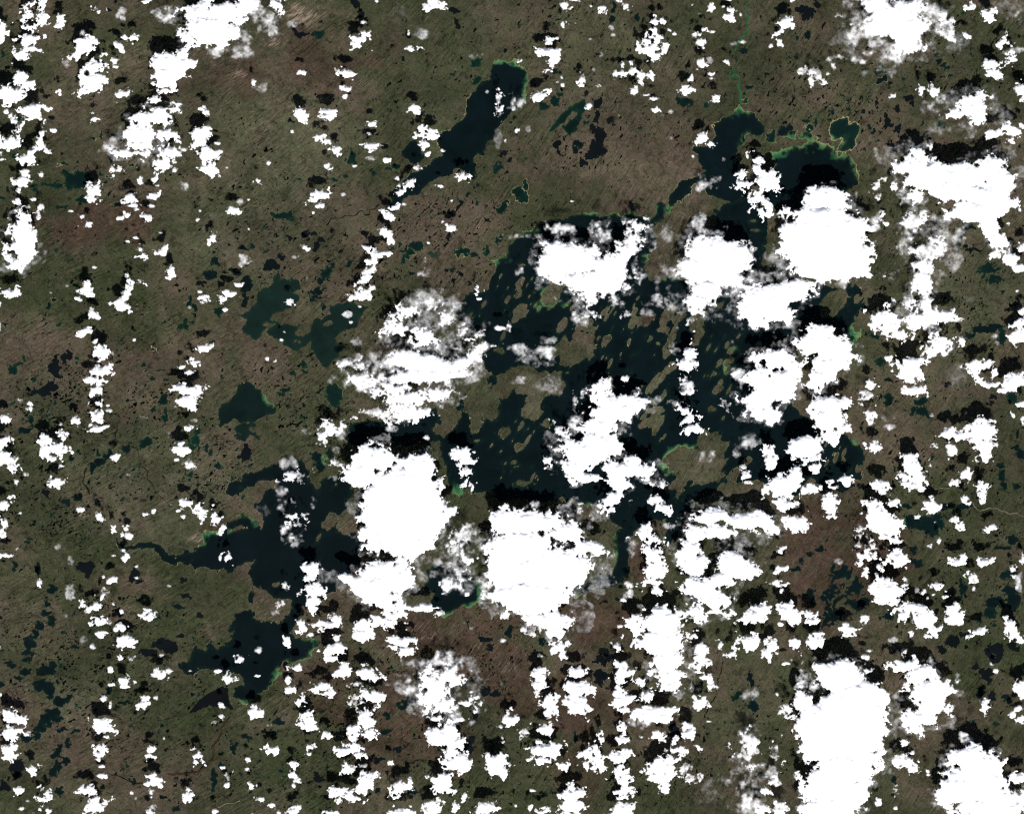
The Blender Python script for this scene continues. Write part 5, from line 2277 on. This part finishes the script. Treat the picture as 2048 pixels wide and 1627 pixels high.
frag_co, frag_pl, frag_d, frag_n = [], [], [], 0
def add_frag(co, pl, d):
    global frag_n
    frag_co.append(co); frag_d.append(d)
    for p in pl:
        frag_pl.append(p + frag_n)
    frag_n += len(co)

def pieces(r):
    """the cloud's main body first, then pieces torn off it (field, area)"""
    f = r['f']
    lab = components(f > 0)
    ids, cnt = np.unique(lab[lab > 0], return_counts=True)
    order = np.argsort(-cnt)
    return [(np.where((lab == ids[q]) | (f <= 0), f, -0.02), float(cnt[q]) * G * G) for q in order]

cloud_objs = []
for k, r in enumerate(keep):
    ps = pieces(r)
    z = base_of(r, k)
    root = None
    torn = [(f, a) for f, a in ps[1:] if a > 70.0]
    if torn or r['wisps']:
        root = bpy.data.objects.new('cloud', None)
        scene.collection.objects.link(root)
        root.empty_display_size = 5.0
        bx, by = to_xy(r['cx'], r['cy'])
        root.location = (bx, by, z)
    def piece(name, f, src, zz, parent):
        out = cloud_mesh(f, src['s'], src['win'], src['r'], src['fl'], zz)
        if not out:
            return None
        co = out[0]
        if parent is not None:
            co = co - np.array(parent.location)
        me = fast_mesh(name, co, out[1])
        attr_f(me, 'dens', out[2])
        return link(name, me, CLOUD, parent=parent)
    if root is None:
        o = piece('cloud', ps[0][0], r, z, None)
    else:
        o = root
        piece('body', ps[0][0], r, z, root)
        for f, a in torn:
            piece('billow', f, r, z, root)
        for w_i, w in enumerate(r['wisps']):
            for f, a in pieces(w):
                if a > 70.0:
                    piece('wisp', f, w, z - 3.0 - 0.7 * w_i, root)
                elif a > 12.0:
                    out = cloud_mesh(f, w['s'], w['win'], w['r'], w['fl'], z - 3.0)
                    if out:
                        add_frag(*out[:3])
    for f, a in ps[1:]:
        if 12.0 < a <= 70.0:
            out = cloud_mesh(f, r['s'], r['win'], r['r'], r['fl'], z)
            if out:
                add_frag(*out[:3])
    cloud_objs.append((o, r))
for k, r in enumerate(rest):
    for q in [r] + r['wisps']:
        out = cloud_mesh(q['f'], q['s'], q['win'], q['r'], q['fl'], base_of(q, k))
        if out:
            add_frag(out[0], out[1], out[2])
if frag_co:
    me = fast_mesh('cloud_shreds', np.concatenate(frag_co), frag_pl)
    attr_f(me, 'dens', np.concatenate(frag_d))
    link('cloud_shreds', me, CLOUD, kind='stuff', label='small loose white shreds scattered between the larger clouds')


LANDMARKS = [('long slanting lake', 940, 240), ('heart-shaped pond', 1688, 268), ('green-shoaled bay', 1625, 305), ('green river', 1480, 130),
 ('three-lobed dark pond', 1618, 24), ('two-lobed teal pond', 150, 358), ('curved grey lake', 1195, 270), ('red-brown ground strip', 180, 447),
 ('silty green lake', 660, 640), ('round teal pond', 659, 793), ('notch-shored lake', 495, 805), ('thin dark river', 285, 950),
 ('narrow western lake arm', 330, 1110), ('tapering black lake', 430, 1400), ('black pointed-tail lake', 335, 1292), ('chain of teal lakes', 100, 1440),
 ('green-shored island', 1390, 920), ('reddish plain', 1690, 1090), ('slim straight lake', 1630, 1100), ('bare pale ground patch', 1010, 1320),
 ('green crescent bay', 945, 1205), ('pale winding track', 1990, 1020), ('pale bare ridge', 610, 30), ('small white-rimmed pond', 100, 612),
 ('brown braided river', 425, 1510), ('pair of black ponds', 1205, 1320), ('right-hand grey lake', 1905, 1290), ('right-hand teal lake', 1850, 1050)]
BIG = [(1679, 1477, 'tallest solid white cloud mass, standing on the bottom edge right of centre'),
 (789, 1040, 'huge white cloud left of centre with narrow waist near its bottom'),
 (1074, 1130, 'huge white cloud in the lower middle, left of a pale grey peninsula'),
 (1651, 477, 'huge square white cloud just below the green-shoaled bay'),
 (1929, 380, 'huge white cloud with a long black shadow above, against the right edge'),
 (1210, 889, 'huge slanting white cloud between the dotted lake islands and the green-shored island'),
 (1378, 1233, 'huge branching white cloud with a long trunk running down below the green-shored island'),
 (1956, 1568, 'huge white cloud filling the bottom right corner'),
 (1179, 532, 'heart-shaped white cloud over the northern part of the big lake'),
 (1425, 539, 'round white cloud with a tail, right of the heart-shaped cloud'),
 (1541, 768, 'large white cloud over the lake, left one of a slanting pair'),
 (1648, 709, 'large white cloud with a slanted right side, upper right of a pair'),
 (1430, 1069, 'large white arc of cloud open towards the lower right'),
 (432, 45, 'large white cloud cut by the top edge, left of the pale bare ridge'),
 (1844, 1386, 'large torn white cloud right of the tallest bottom cloud mass'),
 (1545, 604, 'wide white cloud joined under the huge square cloud at its lower left'),
 (1792, 46, 'large soft-edged white cloud with thin veils, cut by the top edge at right'),
 (863, 732, 'long white streak of cloud pointing to the upper right beside the lake'),
 (813, 799, 'wide white cloud bank lying just under the long slanting streak'),
 (290, 263, 'large crooked white cloud with two arms on its right, upper left'),
 (44, 484, 'large tall white cloud near the left edge beside the red-brown ground'),
]

DIRS = ['right of', 'above and right of', 'above', 'above and left of', 'left of', 'below and left of', 'below', 'below and right of']
ORD = ['nearest', 'second nearest', 'third nearest', 'fourth nearest', 'fifth nearest', 'sixth nearest', 'seventh nearest', 'eighth nearest', 'ninth nearest', 'tenth nearest'] + ['%dth nearest' % q for q in range(11, 40)]
CC = [(r['cx'], r['cy']) for _, r in cloud_objs]
choice = {}
for nm, lx_, ly_ in LANDMARKS:
    sect = {}
    for q, (x, y) in enumerate(CC):
        d = math.hypot(x - lx_, y - ly_)
        if d < 12:
            continue
        o8 = int(round(math.degrees(math.atan2(ly_ - y, x - lx_)) / 45.0)) % 8
        sect.setdefault(o8, []).append((d, q))
    for o8, lst in sect.items():
        lst.sort()
        for rank, (d, q) in enumerate(lst):
            cost = d * (1.0 + 0.25 * rank)
            if rank < len(ORD) and (q not in choice or cost < choice[q][0]):
                choice[q] = (cost, nm, o8, rank)
for q, (o, r) in enumerate(cloud_objs):
    o['category'] = 'cloud'
    a = r['area']
    size = 'huge' if a > 14000 else 'large' if a > 5500 else 'middling' if a > 2000 else 'small' if a > 800 else 'tiny'
    i0, i1, j0, j1 = r['win']
    m = r['f'] > 0
    wd = np.ptp(np.nonzero(m.any(0))[0]) + 1; ht = np.ptp(np.nonzero(m.any(1))[0]) + 1
    asp = wd / ht
    form = 'wide' if asp > 1.5 else 'tall' if asp < 0.67 else 'compact'
    tex = 'hazy' if r['fl'].get('t', 1) < 0.9 else 'torn' if r['fl'].get('n', 1) > 1.25 else 'white'
    lab = None
    for (bx_, by_, txt) in BIG:
        if math.hypot(r['cx'] - bx_, r['cy'] - by_) < 25 and a > 2500:
            lab = txt
    if lab is None:
        c = choice[q]
        lab = '%s %s %s cloud, %s %s the %s' % (size, form, tex, ORD[c[3]], DIRS[c[2]], c[1])
    o['label'] = lab
    o['group'] = {'huge': 'great cloud masses', 'large': 'large clouds'}.get(size, 'scattered small cumulus clouds')

print('clouds', len(cloud_objs), 'rest', len(rest), 'wisps', sum(len(r['wisps']) for _, r in cloud_objs), 'tris', sum(len(o.data.loops) - 2 * len(o.data.polygons) for o in scene.objects if o.type == 'MESH'))
